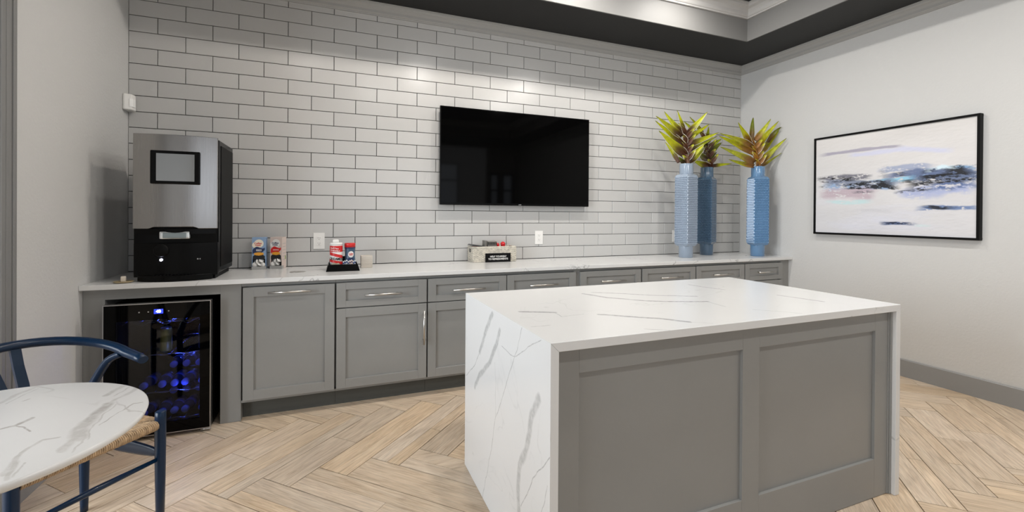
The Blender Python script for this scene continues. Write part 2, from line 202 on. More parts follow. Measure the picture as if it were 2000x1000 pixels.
# ---------------------------------------------------------------- mesh helpers
class MB:
    def __init__(s): s.v=[]; s.f=[]; s.m=[]; s.sm=[]
    def add(s, vs, fs, mi=0, smooth=False):
        k=len(s.v); s.v += [tuple(v) for v in vs]
        for f in fs: s.f.append(tuple(i+k for i in f)); s.m.append(mi); s.sm.append(smooth)
        return s
    def box(s, x0,x1,y0,y1,z0,z1, mi=0, b=0):
        if b<=0:
            return s.add([(x0,y0,z0),(x1,y0,z0),(x1,y1,z0),(x0,y1,z0),(x0,y0,z1),(x1,y0,z1),(x1,y1,z1),(x0,y1,z1)],
                  [(0,3,2,1),(4,5,6,7),(0,1,5,4),(1,2,6,5),(2,3,7,6),(3,0,4,7)], mi)
        bm=bmesh.new(); r=bmesh.ops.create_cube(bm,size=1)
        bmesh.ops.scale(bm,vec=(x1-x0,y1-y0,z1-z0),verts=bm.verts); bmesh.ops.translate(bm,vec=((x0+x1)/2,(y0+y1)/2,(z0+z1)/2),verts=bm.verts)
        bmesh.ops.bevel(bm,geom=bm.edges[:],offset=b,segments=2,profile=.6,affect='EDGES')
        s.bm(bm,mi); return s
    def bm(s,bm,mi=0,smooth=False):
        bm.verts.index_update(); s.add([v.co[:] for v in bm.verts],[[v.index for v in f.verts] for f in bm.faces],mi,smooth); bm.free(); return s
    def tube(s, pts, rad, seg=12, mi=0, cap=True, up=None, flat=1.0, sub=0, cyc=False):
        P=[Vector(p) for p in pts]; r=rad if isinstance(rad,(list,tuple)) else [rad]*len(P)
        if sub:
            Q=[];rr=[];n=len(P); rng=n if cyc else n-1
            for i in range(rng):
                g=(lambda k:P[k%n]) if cyc else (lambda k:P[min(max(k,0),n-1)])
                p0,p1,p2,p3=g(i-1),g(i),g(i+1),g(i+2)
                for j in range(sub):
                    t=j/sub
                    Q.append(.5*((2*p1)+(-p0+p2)*t+(2*p0-5*p1+4*p2-p3)*t*t+(-p0+3*p1-3*p2+p3)*t**3)); rr.append(r[i]*(1-t)+r[(i+1)%n]*t)
            if not cyc: Q.append(P[-1]); rr.append(r[-1])
            P,r=Q,rr
        n=len(P); vs=[]; prev=None
        for i,p in enumerate(P):
            if cyc: t=(P[(i+1)%n]-P[i-1]).normalized()
            else: t=(P[min(i+1,n-1)]-P[max(i-1,0)]).normalized()
            if prev is None:
                a=Vector(up) if up else (Vector((0,0,1)) if abs(t.z)<.9 else Vector((1,0,0)))
            else: a=prev
            if up: a=Vector(up)
            x=(a-t*a.dot(t)).normalized(); y=t.cross(x); prev=x
            for k in range(seg):
                an=2*math.pi*k/seg; vs.append(p+(x*math.cos(an)*flat+y*math.sin(an))*r[i])
        fs=[]
        for i in range(n if cyc else n-1):
            for k in range(seg):
                a=i*seg+k;b=i*seg+(k+1)%seg;c=((i+1)%n)*seg+(k+1)%seg;d=((i+1)%n)*seg+k
                fs.append((a,b,c,d))
        s.add(vs,fs,mi,True)
        if cap and not cyc:
            s.add(vs[:seg],[tuple(reversed(range(seg)))],mi); s.add(vs[-seg:],[tuple(range(seg))],mi)
        return s
    def lathe(s, prof, c=(0,0,0), seg=32, mi=0, smooth=True, axis='z'):
        vs=[]
        for r,z in prof:
            for k in range(seg):
                a=2*math.pi*k/seg; q=(r*math.cos(a),r*math.sin(a),z)
                if axis=='y': q=(q[0],q[2],q[1])
                vs.append((c[0]+q[0],c[1]+q[1],c[2]+q[2]))
        fs=[]
        for i in range(len(prof)-1):
            for k in range(seg): fs.append((i*seg+k,i*seg+(k+1)%seg,(i+1)*seg+(k+1)%seg,(i+1)*seg+k))
        s.add(vs,fs,mi,smooth); n=len(prof)
        if prof[0][0]>1e-5: s.add(vs[:seg],[tuple(range(seg))],mi)
        if prof[-1][0]>1e-5: s.add(vs[-seg:],[tuple(range(seg))],mi)
        return s
    def prism(s, poly, h0, h1, axis='z', mi=0):
        n=len(poly)
        def q(a,b,h): return {'z':(a,b,h),'y':(a,h,b),'x':(h,a,b)}[axis]
        vs=[q(a,b,h0) for a,b in poly]+[q(a,b,h1) for a,b in poly]
        fs=[tuple(range(n)),tuple(range(2*n-1,n-1,-1))]+[(i,(i+1)%n,(i+1)%n+n,i+n) for i in range(n)]
        return s.add(vs,fs,mi)
    def build(s, name, mats, parent=None, bevel=0, origin=None, fix=True):
        if origin is not None:
            ox=Vector(origin); s.v=[tuple(Vector(v)-ox) for v in s.v]
        me=bpy.data.meshes.new(name); me.from_pydata(s.v,[],s.f)
        if not isinstance(mats,(list,tuple)): mats=[mats]
        for m in mats: me.materials.append(m)
        me.polygons.foreach_set('material_index',s.m); me.polygons.foreach_set('use_smooth',s.sm)
        if fix:
            bm=bmesh.new(); bm.from_mesh(me); bmesh.ops.remove_doubles(bm,verts=bm.verts,dist=1e-5); bmesh.ops.recalc_face_normals(bm,faces=bm.faces); bm.to_mesh(me); bm.free()
        me.update()
        o=bpy.data.objects.new(name,me); C.objects.link(o)
        if origin is not None: o.location=origin
        if parent: o.parent=parent
        if origin is not None and parent: o.location=Vector(origin)-wloc(parent)
        elif parent: o.location=-wloc(parent)
        if bevel:
            md=o.modifiers.new('bevel','BEVEL'); md.width=bevel; md.segments=2; md.limit_method='ANGLE'; md.angle_limit=.6
        return o
def wloc(o):
    p=Vector(o.location)
    while o.parent: o=o.parent; p+=Vector(o.location)
    return p
def tag(o,label=None,cat=None,group=None,kind=None):
    if label:o['label']=label
    if cat:o['category']=cat
    if group:o['group']=group
    if kind:o['kind']=kind
    return o
def thing(name,loc,label,cat,group=None):
    e=bpy.data.objects.new(name,None); e.empty_display_size=.1; C.objects.link(e); e.location=loc
    return tag(e,label,cat,group)
def struct(o): o['kind']='structure'; return o
def text(s, size, mat_, loc, rot, parent, name='lettering', ext=.0003, sx=1, label=None, bold=0, space=1.0):
    cu=bpy.data.curves.new(name,'FONT'); cu.body=s; cu.size=size; cu.align_x='CENTER'; cu.align_y='CENTER'; cu.extrude=ext; cu.resolution_u=3; cu.offset=bold; cu.space_line=space
    t=bpy.data.objects.new(name,cu); C.objects.link(t); dg=bpy.context.evaluated_depsgraph_get()
    me=bpy.data.meshes.new_from_object(t.evaluated_get(dg)); bpy.data.objects.remove(t); me.materials.clear(); me.materials.append(mat_)
    me.transform(Matrix.Diagonal((sx,1,1,1)))
    o=bpy.data.objects.new(name,me); C.objects.link(o); o.rotation_euler=rot; o.location=Vector(loc)-(wloc(parent) if parent else Vector()); o.parent=parent
    if label:o['label']=label
    return o
HP=math.pi/2

# ---------------------------------------------------------------- floor
fl = struct(MB().box(-3,W+.1,-6.6,.1,-.06,-.006).build('floor', M_grout))
def clip(poly, a, b, c):    # keep a*x+b*y<=c
    out=[]
    for i in range(len(poly)):
        p,q=poly[i],poly[(i+1)%len(poly)]; dp=a*p[0]+b*p[1]-c; dq=a*q[0]+b*q[1]-c
        if dp<=0: out.append(p)
        if dp*dq<0: t=dp/(dp-dq); out.append((p[0]+(q[0]-p[0])*t,p[1]+(q[1]-p[1])*t))
    return out
G=.1695; S0,T0=-.396,1.368; q2=2**-.5
stuff_planks=MB()
plank_items=[]
def plank(s0,s1,t0,t1,along_s,mg):
    s0+=mg[0];s1-=mg[1];t0+=mg[2];t1-=mg[3]
    pts=[((s+t)*q2,(s-t)*q2) for s,t in ((s0,t0),(s1,t0),(s1,t1),(s0,t1))]
    for c in ((1,0,W-.003),(-1,0,2.95),(0,1,-.003),(0,-1,6.45)): 
        if len(pts)>2: pts=clip(pts,*c)
    if len(pts)<3: return
    ar=abs(sum(pts[i][0]*pts[(i+1)%len(pts)][1]-pts[(i+1)%len(pts)][0]*pts[i][1] for i in range(len(pts))))/2
    if ar<.0004: return
    cx=sum(p[0] for p in pts)/len(pts); cy=sum(p[1] for p in pts)/len(pts)
    plank_items.append((pts,cx,cy,along_s))
prng=random.Random(11)
KNOWN={('s',-2):('B',.5,.3),('s',-1):('A',),('s',0):('B',.62,None),('s',1):('A',),('s',2):('W',),('s',3):('B',.58,.45),('s',4):('A',),('t',0):('C',.39,None),('t',1):('C',.5,.55),('t',2):('W',),('t',3):('C',.45,None),('t',4):('A',),('t',-1):('W',)}
def module(s,t,along_s,i,known=None):
    L=5*G
    def P(a0,a1,b0,b1):      # a along, b across
        e=lambda c,end: .0021 if abs(c-end)<1e-6 else .0011
        ma=(e(a0,0),e(a1,L)); mb_=(e(b0,0),e(b1,G))
        if along_s: plank(s+a0,s+a1,t+b0,t+b1,True,ma+mb_)
        else: plank(s+b0,s+b1,t+a0,t+a1,False,mb_+ma)
    k=prng.random()
    if known:
        if known[0]=='A': P(0,L/2,0,G); P(L/2,L,0,G)
        elif known[0]=='W': P(0,L,0,G)
        else:
            sp_=known[1]*G
            if known[0]=='B': a_,b_=(0,sp_),(sp_,G)
            else: a_,b_=(sp_,G),(0,sp_)
            P(0,L,*a_)
            if known[2]: P(0,known[2]*L,*b_); P(known[2]*L,L,*b_)
            else: P(0,L,*b_)
        return
    if k<.42: P(0,L/2,0,G); P(L/2,L,0,G)
    elif k<.68: P(0,L,0,G)
    elif k<.86: 
        P(0,L,0,G*.62)
        c=prng.uniform(.3,.7)*L; P(0,c,G*.62,G); P(c,L,G*.62,G)
    else:
        c=prng.uniform(.35,.65)*L; P(0,L,G*.38,G); P(0,c,0,G*.38); P(c,L,0,G*.38)
for k in range(-3,5):
    for m_ in range(-45,50):
        s=S0+m_*G; t=T0+(m_+10*k)*G
        x=(s+t)*q2; y=(s-t)*q2
        if -4.2<x<W+1 and -7.6<y<1:
            module(s,t,True,0,KNOWN.get(('s',m_)) if k==0 else None)
            module(s,t+G,False,0,KNOWN.get(('t',m_)) if k==0 else None)
def camspace(x,y,z=0):
    d=Vector((x,y,z))-cam.matrix_world.translation; zz=d.dot(F); 
    if zz<.15: return None
    return 1000+876.65*d.dot(R2)/zz, 423.1-876.65*d.dot(U2)/zz, zz
vis=[];hid=[]
for it in plank_items:
    c=None
    for px_,py_ in it[0]+[(it[1],it[2])]:
        q=camspace(px_,py_)
        if q and -60<q[0]<2060 and q[1]<1080: c=q
    inside=(1.86<it[1]<3.5 and -2.33<it[2]<-1.5) or it[2]>-.42
    hidden_island=False
    if c and not inside:
        # shadowed behind the island for the camera
        if -1.47<it[2]<-.6 and it[1]>2.3 and it[1]<5.2 and (it[1]-1.22)/(it[2]+3.59)<(3.54-1.22)/(2.12) and (it[1]-1.22)/(it[2]+3.59)>.45: hidden_island=True
    (vis if (c and not inside and not hidden_island) else hid).append(it)
vis.sort(key=lambda it:(it[1]-1.22)**2+(it[2]+3.59)**2)
hid+=vis[300:]; vis=vis[:300]
for pts,cx,cy,al in vis:
    mb=MB(); a=math.radians(45) if al else math.radians(-45)
    ca,sa=math.cos(-a),math.sin(-a)
    loc=[((x-cx)*ca-(y-cy)*sa,(x-cx)*sa+(y-cy)*ca) for x,y in pts]
    mb.prism(loc,-.006,0); n=len(loc)
    o=mb.build('plank',M_wood,None,fix=True); o.rotation_euler=(0,0,a); o.location=(cx,cy,prng.uniform(-.0004,.0)); o.parent=fl
mb=MB()
for pts,cx,cy,al in hid: mb.prism(pts,-.006,-.0002)
if hid:
    o=mb.build('far_planks',M_wood,fl); o['kind']='stuff'

# ---------------------------------------------------------------- walls
wb=struct(MB().box(-.1,W+.1,.012,.12,0,3.25).build('wall_back',M_grout))
TH,TW,Z0=.10323,.3064,1.14918
tiles=[];GAP=.0019
for k in range(-3,17):
    zl=Z0+k*TH; zh=zl+TH
    if zh<.80 : continue
    zl=max(zl,.80); zh=min(zh,2.86)
    if zh-zl<.01: continue
    off = -.153 if k%2==0 else 0.0
    for j in range(0,19):
        xl=off+j*TW; xh=xl+TW
        xl=max(xl,0); xh=min(xh,W)
        if xh-xl<.012: continue
        tiles.append((xl+GAP,xh-GAP,zl+GAP,zh-GAP))
def tile_mb(x0,x1,z0,z1):
    b=.0018; m=MB()
    m.add([(x0,.012,z0),(x1,.012,z0),(x1,.012,z1),(x0,.012,z1),(x0,.002,z0),(x1,.002,z0),(x1,.002,z1),(x0,.002,z1),
           (x0+b,0,z0+b),(x1-b,0,z0+b),(x1-b,0,z1-b),(x0+b,0,z1-b)],
          [(0,3,2,1),(0,1,5,4),(1,2,6,5),(2,3,7,6),(3,0,4,7),(4,5,9,8),(5,6,10,9),(6,7,11,10),(7,4,8,11),(8,9,10,11)])
    return m
def tvis(t):
    xm=(t[0]+t[1])/2; zm=(t[2]+t[3])/2
    if zm>2.75: return 0
    if 2.1<t[0] and t[1]<3.32 and 1.32<t[2] and t[3]<2.0: return 0
    q=camspace(xm,0,zm)
    if q[1]<-10: return 0
    if .0<=t[0] and t[1]<.55 and t[2]<1.55 : return .3/q[2]
    return (t[1]-t[0])*(t[3]-t[2])/q[2]**3
tiles.sort(key=tvis,reverse=True)
cache={}
for t in tiles[:300]:
    key=(round(t[1]-t[0],3),round(t[3]-t[2],3))
    if key not in cache:
        w,h=t[1]-t[0],t[3]-t[2]; m=tile_mb(0,w,0,h); ob=m.build('tile',M_tile,wb); cache[key]=ob.data
    else:
        ob=bpy.data.objects.new('tile',cache[key]); C.objects.link(ob); ob.parent=wb
    ob.location=(t[0],0,t[2])
mb=MB()
for t in tiles[300:]:
    q=tile_mb(*t); mb.add(q.v,q.f)
if len(tiles)>300: mb.build('other_tiles',M_tile,wb)['kind']='stuff'

struct(MB().box(W,W+.12,-6.5,.12,0,3.25).build('wall_right',M_wall))
struct(MB().box(-.12,0,-1.135,.12,0,3.25).box(-.12,0,-1.135-1.9,-1.135,2.35,3.25).box(-.12,0,-6.5,-3.035,0,3.25).build('wall_left',M_wall))
# rear wall with windows, outer left wall with window (behind / beside the camera)
def wall_with_holes_y(name,y0,y1,x0,x1,z1,holes,m):
    mb=MB(); xs=sorted({x0,x1,*[h[0] for h in holes],*[h[1] for h in holes]})
    for a,b in zip(xs[:-1],xs[1:]):
        hs=[h for h in holes if h[0]<=a and b<=h[1]]
        if not hs: mb.box(a,b,y0,y1,0,z1)
        else: mb.box(a,b,y0,y1,0,hs[0][2]); mb.box(a,b,y0,y1,hs[0][3],z1)
    return struct(mb.build(name,m))
RH=[(4.62,4.88,.35,2.2),(4.93,5.24,.35,2.2),(.6,3.9,.9,2.4)]
wall_with_holes_y('wall_rear',-6.6,-6.5,-3,W+.12,3.25,RH,M_rearwall)
n=1
for h in RH:
    fr=MB(); t=.05
    fr.box(h[0],h[1],-6.56,-6.48,h[2],h[2]+t).box(h[0],h[1],-6.56,-6.48,h[3]-t,h[3]).box(h[0],h[0]+t,-6.56,-6.48,h[2],h[3]).box(h[1]-t,h[1],-6.56,-6.48,h[2],h[3])
    fr.box(h[0],h[1],-6.55,-6.50,h[3]-.42,h[3]-.38)
    if h[1]-h[0]>1: fr.box((h[0]+h[1])/2-.03,(h[0]+h[1])/2+.03,-6.55,-6.5,h[2],h[3])
    struct(fr.build('window_%d'%n,M_blackm)); n+=1
ol=MB(); ol.box(-3.1,-3,-6.5,-5.0,0,3.25).box(-3.1,-3,-1.2,.12,0,3.25).box(-3.1,-3,-5,-1.2,0,.4).box(-3.1,-3,-5,-1.2,2.7,3.25).box(-3.0,-.12,0.02,.12,0,3.25)
struct(ol.build('wall_outer',M_rearwall))
# door casing on the left wall
cs=MB()
for a,b,d in ((-1.232,-1.115,.014),(-1.225,-1.20,.022),(-1.15,-1.128,.020),(-1.19,-1.165,.018)): cs.box(0,d,a,b,.0,2.42)
cs.box(-.13,.012,-1.232,-1.128,0,2.42)
struct(cs.build('trim_1',mat('casing_paint',(.22,.22,.215),.4),bevel=.003))
# baseboards
def bboard(name,poly,axis,h0,h1): return struct(MB().prism(poly,h0,h1,axis).build(name,M_base))
bboard('baseboard_right',[(W,0),(W-.015,0),(W-.015,.127),(W-.010,.133),(W,.133)],'y',-6.5,-.62)
bboard('baseboard_left',[(0,0),(.015,0),(.015,.127),(.010,.133),(0,.133)],'y',-1.115,-.62)

# ceiling soffit (with tray opening) and upper ceiling
TXL,TYB=.55,-5.4
cl=MB(); cl.box(-3,W+.1,TY,.1,CEIL1,3.3).box(TX,W+.1,TYB,TY,CEIL1,3.3).box(-3,TXL,TYB,TY,CEIL1,3.3).box(-3,W+.1,-6.6,TYB,CEIL1,3.3)
struct(cl.build('ceiling',M_char))
struct(MB().box(TXL-.05,TX+.05,TYB-.05,TY+.05,CEIL2,CEIL2+.08).build('ceiling_tray',M_char))
fa=MB(); t=.012
fa.box(TXL,TX,TY-t,TY,CEIL1-.001,CEIL2).box(TX-t,TX,TYB,TY,CEIL1-.001,CEIL2).box(TXL,TXL+t,TYB,TY,CEIL1-.001,CEIL2).box(TXL,TX,TYB,TYB+t,CEIL1-.001,CEIL2)
struct(fa.build('trim_2',M_fascia))
def crown_profile(h,d):
    return [(0,0),(d*.16,0),(d*.20,h*.10),(d*.26,h*.12),(d*.34,h*.22),(d*.38,h*.42),(d*.55,h*.62),(d*.78,h*.72),(d*.86,h*.80),(d*.88,h*.90),(d,h*.92),(d,h),(0,h)]
def crown(name,corners,zb,h,d,m,closed=False):
    # corners: polyline of (x,y) ; inward offset direction computed by side=left of travel
    pr=crown_profile(h,d); n=len(corners); mb=MB(); rings=[]
    for i,(x,y) in enumerate(corners):
        def dirn(a,b): v=Vector((b[0]-a[0],b[1]-a[1])); v.normalize(); return v
        if closed or 0<i<n-1:
            d1=dirn(corners[i-1],corners[i]); d2=dirn(corners[i],corners[(i+1)%n])
            n1=Vector((d1.y,-d1.x)); n2=Vector((d2.y,-d2.x)); off=(n1+n2)/(1+n1.dot(n2))
        else:
            dd=dirn(corners[0],corners[1]) if i==0 else dirn(corners[-2],corners[-1]); off=Vector((dd.y,-dd.x))
        rings.append([(x+off.x*a,y+off.y*a,zb+b) for a,b in pr])
    k=len(pr); vs=[v for r in rings for v in r]; fs=[]
    for i in range(n if closed else n-1):
        for j in range(k): fs.append((i*k+j,i*k+(j+1)%k,((i+1)%n)*k+(j+1)%k,((i+1)%n)*k+j))
    if not closed: fs+=[tuple(range(k)),tuple(range((n-1)*k,n*k))]
    mb.add(vs,fs); return struct(mb.build(name,m))
crown('trim_3',[(0,-1.13),(0,0),(W,0),(W,-6.5)],2.738,.084,.062,M_crown)
f2=t
crown('trim_4',[(TXL+f2,TYB+f2),(TXL+f2,TY-f2),(TX-f2,TY-f2),(TX-f2,TYB+f2)],3.015,.106,.10,M_crownw,closed=True)

# ceiling lamps
M_lamp=mat('lamp_lens',(1,1,1),.5,emit=(1,.95,.88),es=9)
for i,(x,y,e) in enumerate(LIGHTS):
    if x<TXL+.1: continue
    g=thing('ceiling_light',(x,y,CEIL2),['round recessed ceiling light above the picture end of the counter','round recessed ceiling light right above the television end','round recessed ceiling light above the television','round recessed ceiling light above the drink cooler','round recessed ceiling light over the island right half','round recessed ceiling light over the island left half','round recessed ceiling light over the small round table','round recessed ceiling light behind the camera on the right','round recessed ceiling light behind the camera on the left'][i],'ceiling light','recessed lights in the tray ceiling')
    MB().lathe([(.052,0),(.075,0),(.078,-.006),(.074,-.010),(.055,-.008),(.052,0)],(x,y,CEIL2),28).build('trim_ring',M_white,g)
    MB().lathe([(.0,-.003),(.052,-.003)],(x,y,CEIL2),28).build('lens',M_lamp,g)
    l=bpy.data.lights.new('downlight','AREA'); l.shape='DISK'; l.size=.10; l.energy=13*e; l.color=(1,.965,.92) if i not in(2,) else (1,.90,.80)
    lo=bpy.data.objects.new('downlight',l); C.objects.link(lo); lo.location=(0,0,-.012); lo.parent=g

# ---------------------------------------------------------------- cabinets
FY=-.56; DY=-.58; CT=.811; TOP=.838
def shaker(mb_frame,x0,x1,z0,z1,y0,y1,st,rt=None,b=.0015,rec=.012):
    rt=rt or st
    xs=[x0,x0+st,x1-st,x1]; zs=[z0,z0+rt,z1-rt,z1]
    mb_frame.box(xs[0],xs[1],y0,y1,z0,z1).box(xs[2],xs[3],y0,y1,z0,z1).box(xs[1],xs[2],y0,y1,z0,zs[1]).box(xs[1],xs[2],y0,y1,zs[2],z1)
    p=MB().box(xs[1]-.004,xs[2]+.004,y0+rec,y1-.001,zs[1]-.004,zs[2]+.004)
    return mb_frame,p
def bar_handle(x0,x1,z,y,vertical=False):
    mb=MB(); r=.006; Y=y-.032
    if not vertical:
        mb.tube([(x0,Y,z),(x1,Y,z)],r,12); d=.028
        for x in (x0+d,x1-d): mb.tube([(x,Y,z),(x,y,z)],.0045,8)
    else:
        mb.tube([(z,Y,x0),(z,Y,x1)],r,12); d=.028
        for x in (x0+d,x1-d): mb.tube([(z,Y,x),(z,y,x)],.0045,8)
    return mb
units=[('pullout',.737,1.235),('dd',1.246,1.811),('dd',1.820,2.385),('dd',2.391,2.955),('dd',2.997,3.563),('dd',3.576,4.135),('dd',4.146,4.709),('dd',4.720,5.203)]
ulab=['grey pull-out cabinet with one tall shaker door beside the drink cooler','grey base cabinet under the creamer tray, drawer over one door','grey base cabinet left of the island corner, partly hidden by its marble side','grey base cabinet under the woven basket, only drawer showing above the island','grey base cabinet right of the wide filler strip, drawer showing above the island','grey base cabinet second right of the wide filler strip, behind the island','grey base cabinet under the left blue vase','grey base cabinet at the far right end against the white wall']
edges=[.727,1.2405,1.8155,2.388,2.976,3.5695,4.1405,4.7145,5.307]
for i,(k,a,b) in enumerate(units):
    e0,e1=edges[i],edges[i+1]
    g=thing('base_cabinet',((e0+e1)/2,-.3,0),ulab[i],'cabinet','base cabinets along the tiled wall')
    body=MB().box(e0+.0005,e1-.0005,-.528,-.02,.119,.79).box(e0+.0005,e1-.0005,FY+.0005,-.02,.105,.119).box(e0+.0005,e1-.0005,FY+.0005,-.02,.79,CT-.001)
    body.build('carcass',M_cab,g)
    if i in (3,7): MB().box(b-.004,(3.0 if i==3 else W-.001)-(.0245 if i==3 else 0),FY+.0003,-.528,.119,.79).build('filler_strip',M_cab,g)
    if i==4: MB().box(e0+.0005,a+.004,FY+.0003,-.528,.119,.79).build('filler_strip',M_cab,g)
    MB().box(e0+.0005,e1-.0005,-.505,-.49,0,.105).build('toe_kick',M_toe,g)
    if k=='pullout':
        fr,p=shaker(MB(),a,b,.122,.784,DY,FY,.056)
        d=fr.build('door',M_cab,g,bevel=.0012); p.build('panel',M_cab,d)
        bar_handle(.87,1.10,.752,DY).build('handle',M_nickel,d)
    else:
        c=(a+b)/2; hl=.115 if i<7 else .11
        fr,p=shaker(MB(),a,b,.631,.785,DY,FY,.055,.042)
        d=fr.build('drawer',M_cab,g,bevel=.0012); p.build('panel',M_cab,d); bar_handle(c-hl,c+hl,.706,DY).build('handle',M_nickel,d)
        fr,p=shaker(MB(),a,b,.123,.623,DY,FY,.055)
        d=fr.build('door',M_cab,g,bevel=.0012); p.build('panel',M_cab,d)
        hx=b-.022 if i in (1,2,4,6) else a+.022
        bar_handle(.355,.583,hx,DY,True).build('handle',M_nickel,d)
g=thing('cooler_surround',(.36,-.3,0),'plain grey cabinet frame around the drink cooler, down to the floor','cabinet')
MB().box(.001,.094,FY,-.02,0,CT-.001).build('left_stile',M_cab,g,bevel=.001)
MB().box(.622,.7265,FY,-.02,0,CT-.001).build('right_stile',M_cab,g,bevel=.001)
MB().box(.094,.622,FY,-.02,.752,CT-.001).build('top_rail',M_cab,g)
MB().box(.094,.622,-.03,-.02,0,.752).build('back_panel',M_cabd,g)
# countertop
g=tag(MB().box(0.001,W-.001,-.603,-.001,CT,TOP,b=.0025).build('countertop',[M_mgen]),'long white quartz countertop with grey veins along the tiled wall','countertop')
# grommet (flush cap in the counter)
tag(MB().lathe([(.0,.0015),(.044,.0015),(.048,0)],(1.01,-.34,TOP),28).build('hole_cover',M_nickel),'round metal hole cover set in the countertop between creamer boxes and black tray','cover')

# ---------------------------------------------------------------- island
X0,X1,Y0,Y1=1.827,3.545,-2.393,-1.471
g=thing('island',((X0+X1)/2,(Y0+Y1)/2,0),'large island with white marble waterfall top and grey panelled cabinet','island')
def slab(mb,x0,x1,y0,y1,z0,z1): return mb
t=.029
mb=MB().prism([(X0,TOP),(X0+t,TOP-t),(X1-t,TOP-t),(X1,TOP)],Y0,Y1,'y')
o=mb.build('countertop',[M_mtop,M_medge],g,bevel=.0015)
for p in o.data.polygons: p.material_index = 0 if abs(p.normal.z)>.9 else 1
mb=MB().prism([(X0,0),(X0,TOP),(X0+t,TOP-t),(X0+t,0)],Y0,Y1,'y')
o=mb.build('waterfall_side',[M_mside,M_medge],g,bevel=.0015)
for p in o.data.polygons: p.material_index = 0 if abs(p.normal.x)>.9 else 1
mb=MB().prism([(X1,0),(X1-t,0),(X1-t,TOP-t),(X1,TOP)],Y0,Y1,'y')
mb.build('waterfall_side',M_medge,g,bevel=.0015)
IY=-2.368
fx=[X0+t,1.940,2.634,2.719,3.414,3.500]
mb=MB(); z0,z1,zp0,zp1=.002,TOP-t-.001,.168,.727
mb.box(fx[0],fx[1],IY,IY+.02,z0,z1).box(fx[2],fx[3],IY,IY+.02,z0,z1).box(fx[4],fx[5],IY,IY+.02,z0,z1)
for a,b in ((1,2),(3,4)): mb.box(fx[a],fx[b],IY,IY+.02,z0,zp0).box(fx[a],fx[b],IY,IY+.02,zp1,z1)
mb.build('panel_frame',M_cab,g,bevel=.0012)
for a,b in ((1,2),(3,4)): MB().box(fx[a]-.003,fx[b]+.003,IY+.012,IY+.019,zp0-.003,zp1+.003).build('panel',M_cab,g)
MB().box(3.500,X1-t,IY-.004,IY+.016,0.002,z1).box(3.506,X1-t,IY-.010,IY-.004,0.002,z1).build('scribe_moulding',M_cab,g,bevel=.001)
MB().box(X0+t,X1-t,IY+.02,Y1+.03,.002,z1).build('carcass',M_cab,g)

# ---------------------------------------------------------------- television
g=thing('television',(2.697,0,1.69),'large black flat television mounted on the white tiled wall','television')
x0,x1,z0,z1=2.012,3.380,1.299,2.089
MB().box(x0,x1,-.062,-.035,z0,z1,b=.003).build('bezel',M_black,g)
MB().box(x0+.008,x1-.008,-.0635,-.0625,z0+.018,z1-.008).build('screen',M_screen,g)
MB().box(x0+.20,x1-.20,-.035,-.012,z0+.12,z1-.12).build('back_cover',M_blackm,g,bevel=.006)
MB().box(2.45,2.95,-.012,0,1.50,1.90).build('wall_mount',M_blackm,g)
MB().box(2.69,2.715,-.0642,-.0622,z0+.005,z0+.011).build('logo',M_silver,g)

# ---------------------------------------------------------------- picture
pz0,pz1,py0,py1=1.068,1.928,-.827,-1.950
g=thing('painting',(W,(py0+py1)/2,(pz0+pz1)/2),'framed abstract seascape with blue and black bands on the right wall','picture')
fr=MB(); d=.042; t=.016
fr.box(W-d,W-.001,py1,py0,pz0,pz0+t).box(W-d,W-.001,py1,py0,pz1-t,pz1).box(W-d,W-.001,py1,py1+t,pz0+t,pz1-t).box(W-d,W-.001,py0-t,py0,pz0+t,pz1-t)
fr.build('frame',M_blackm,g,bevel=.001)
NU,NV=420,310
def fbm(u,v,su,sv,seed,oc=5):
    r=np.random.RandomState(seed); out=np.zeros_like(u); amp=1;tot=0
    for k in range(oc):
        T=r.rand(64,64); x=(u*su*2**k)%64; y=(v*sv*2**k)%64; xi=x.astype(int);yi=y.astype(int);fx_=x-xi;fy_=y-yi; fx_=fx_*fx_*(3-2*fx_);fy_=fy_*fy_*(3-2*fy_)
        a=T[yi%64,xi%64];b=T[yi%64,(xi+1)%64];c=T[(yi+1)%64,xi%64];d_=T[(yi+1)%64,(xi+1)%64]
        out+=amp*((a*(1-fx_)+b*fx_)*(1-fy_)+(c*(1-fx_)+d_*fx_)*fy_); tot+=amp; amp*=.55
    return out/tot
uu,vv=np.meshgrid(np.linspace(0,1,NU),np.linspace(0,1,NV))
base=np.stack([.70-.03*vv,.68-.01*vv,.665+.03*vv],-1)
n1=fbm(uu+.6*vv,vv,3,5,1)[...,None]; base=base*(.90+.16*n1)
lav=np.clip((vv-.55)*4,0,1)[...,None]*np.clip(fbm(uu,vv,2,12,5)-.45,0,1)[...,None]*1.6; base=base*(1-lav)+lav*np.array([.66,.68,.80])
def lin(c): return np.array([((x+.055)/1.055)**2.4 for x in c])
for idx,(col,th,soft,sp,pts) in enumerate(DATA['paint']):
    pu=np.array([p[0] for p in pts]); pv=np.array([p[1] for p in pts]); c=lin(col)
    jit=(fbm(uu,vv,8,14,40+idx)-.5)
    v0=np.interp(uu,pu,pv)+jit*th*1.2
    endf=np.clip((uu-pu[0]+.02+jit*.08)/.07,0,1)*np.clip((pu[-1]+.02+jit*.12-uu)/.07,0,1)
    dk_=sum(col)<.7
    wth=th*(2.0 if dk_ else 1.35)*(.75+.9*(fbm(uu,vv*0,9,1,70+idx)-.3))
    a=np.clip((1.15-np.abs(vv-v0)/wth)/max(soft,.08),0,1)*endf
    if sp: 
        q=.5*fbm(uu,vv,14,34,100+idx,3)+.5*fbm(uu,vv,60,120,200+idx,3); a=a*np.clip((q-(.36+.14*sp))*12+.5,0,1)
    a=(a*(.97 if dk_ else .92 if sp else .8))[...,None]; base=base*(1-a)+c*a
me=bpy.data.meshes.new('canvas')
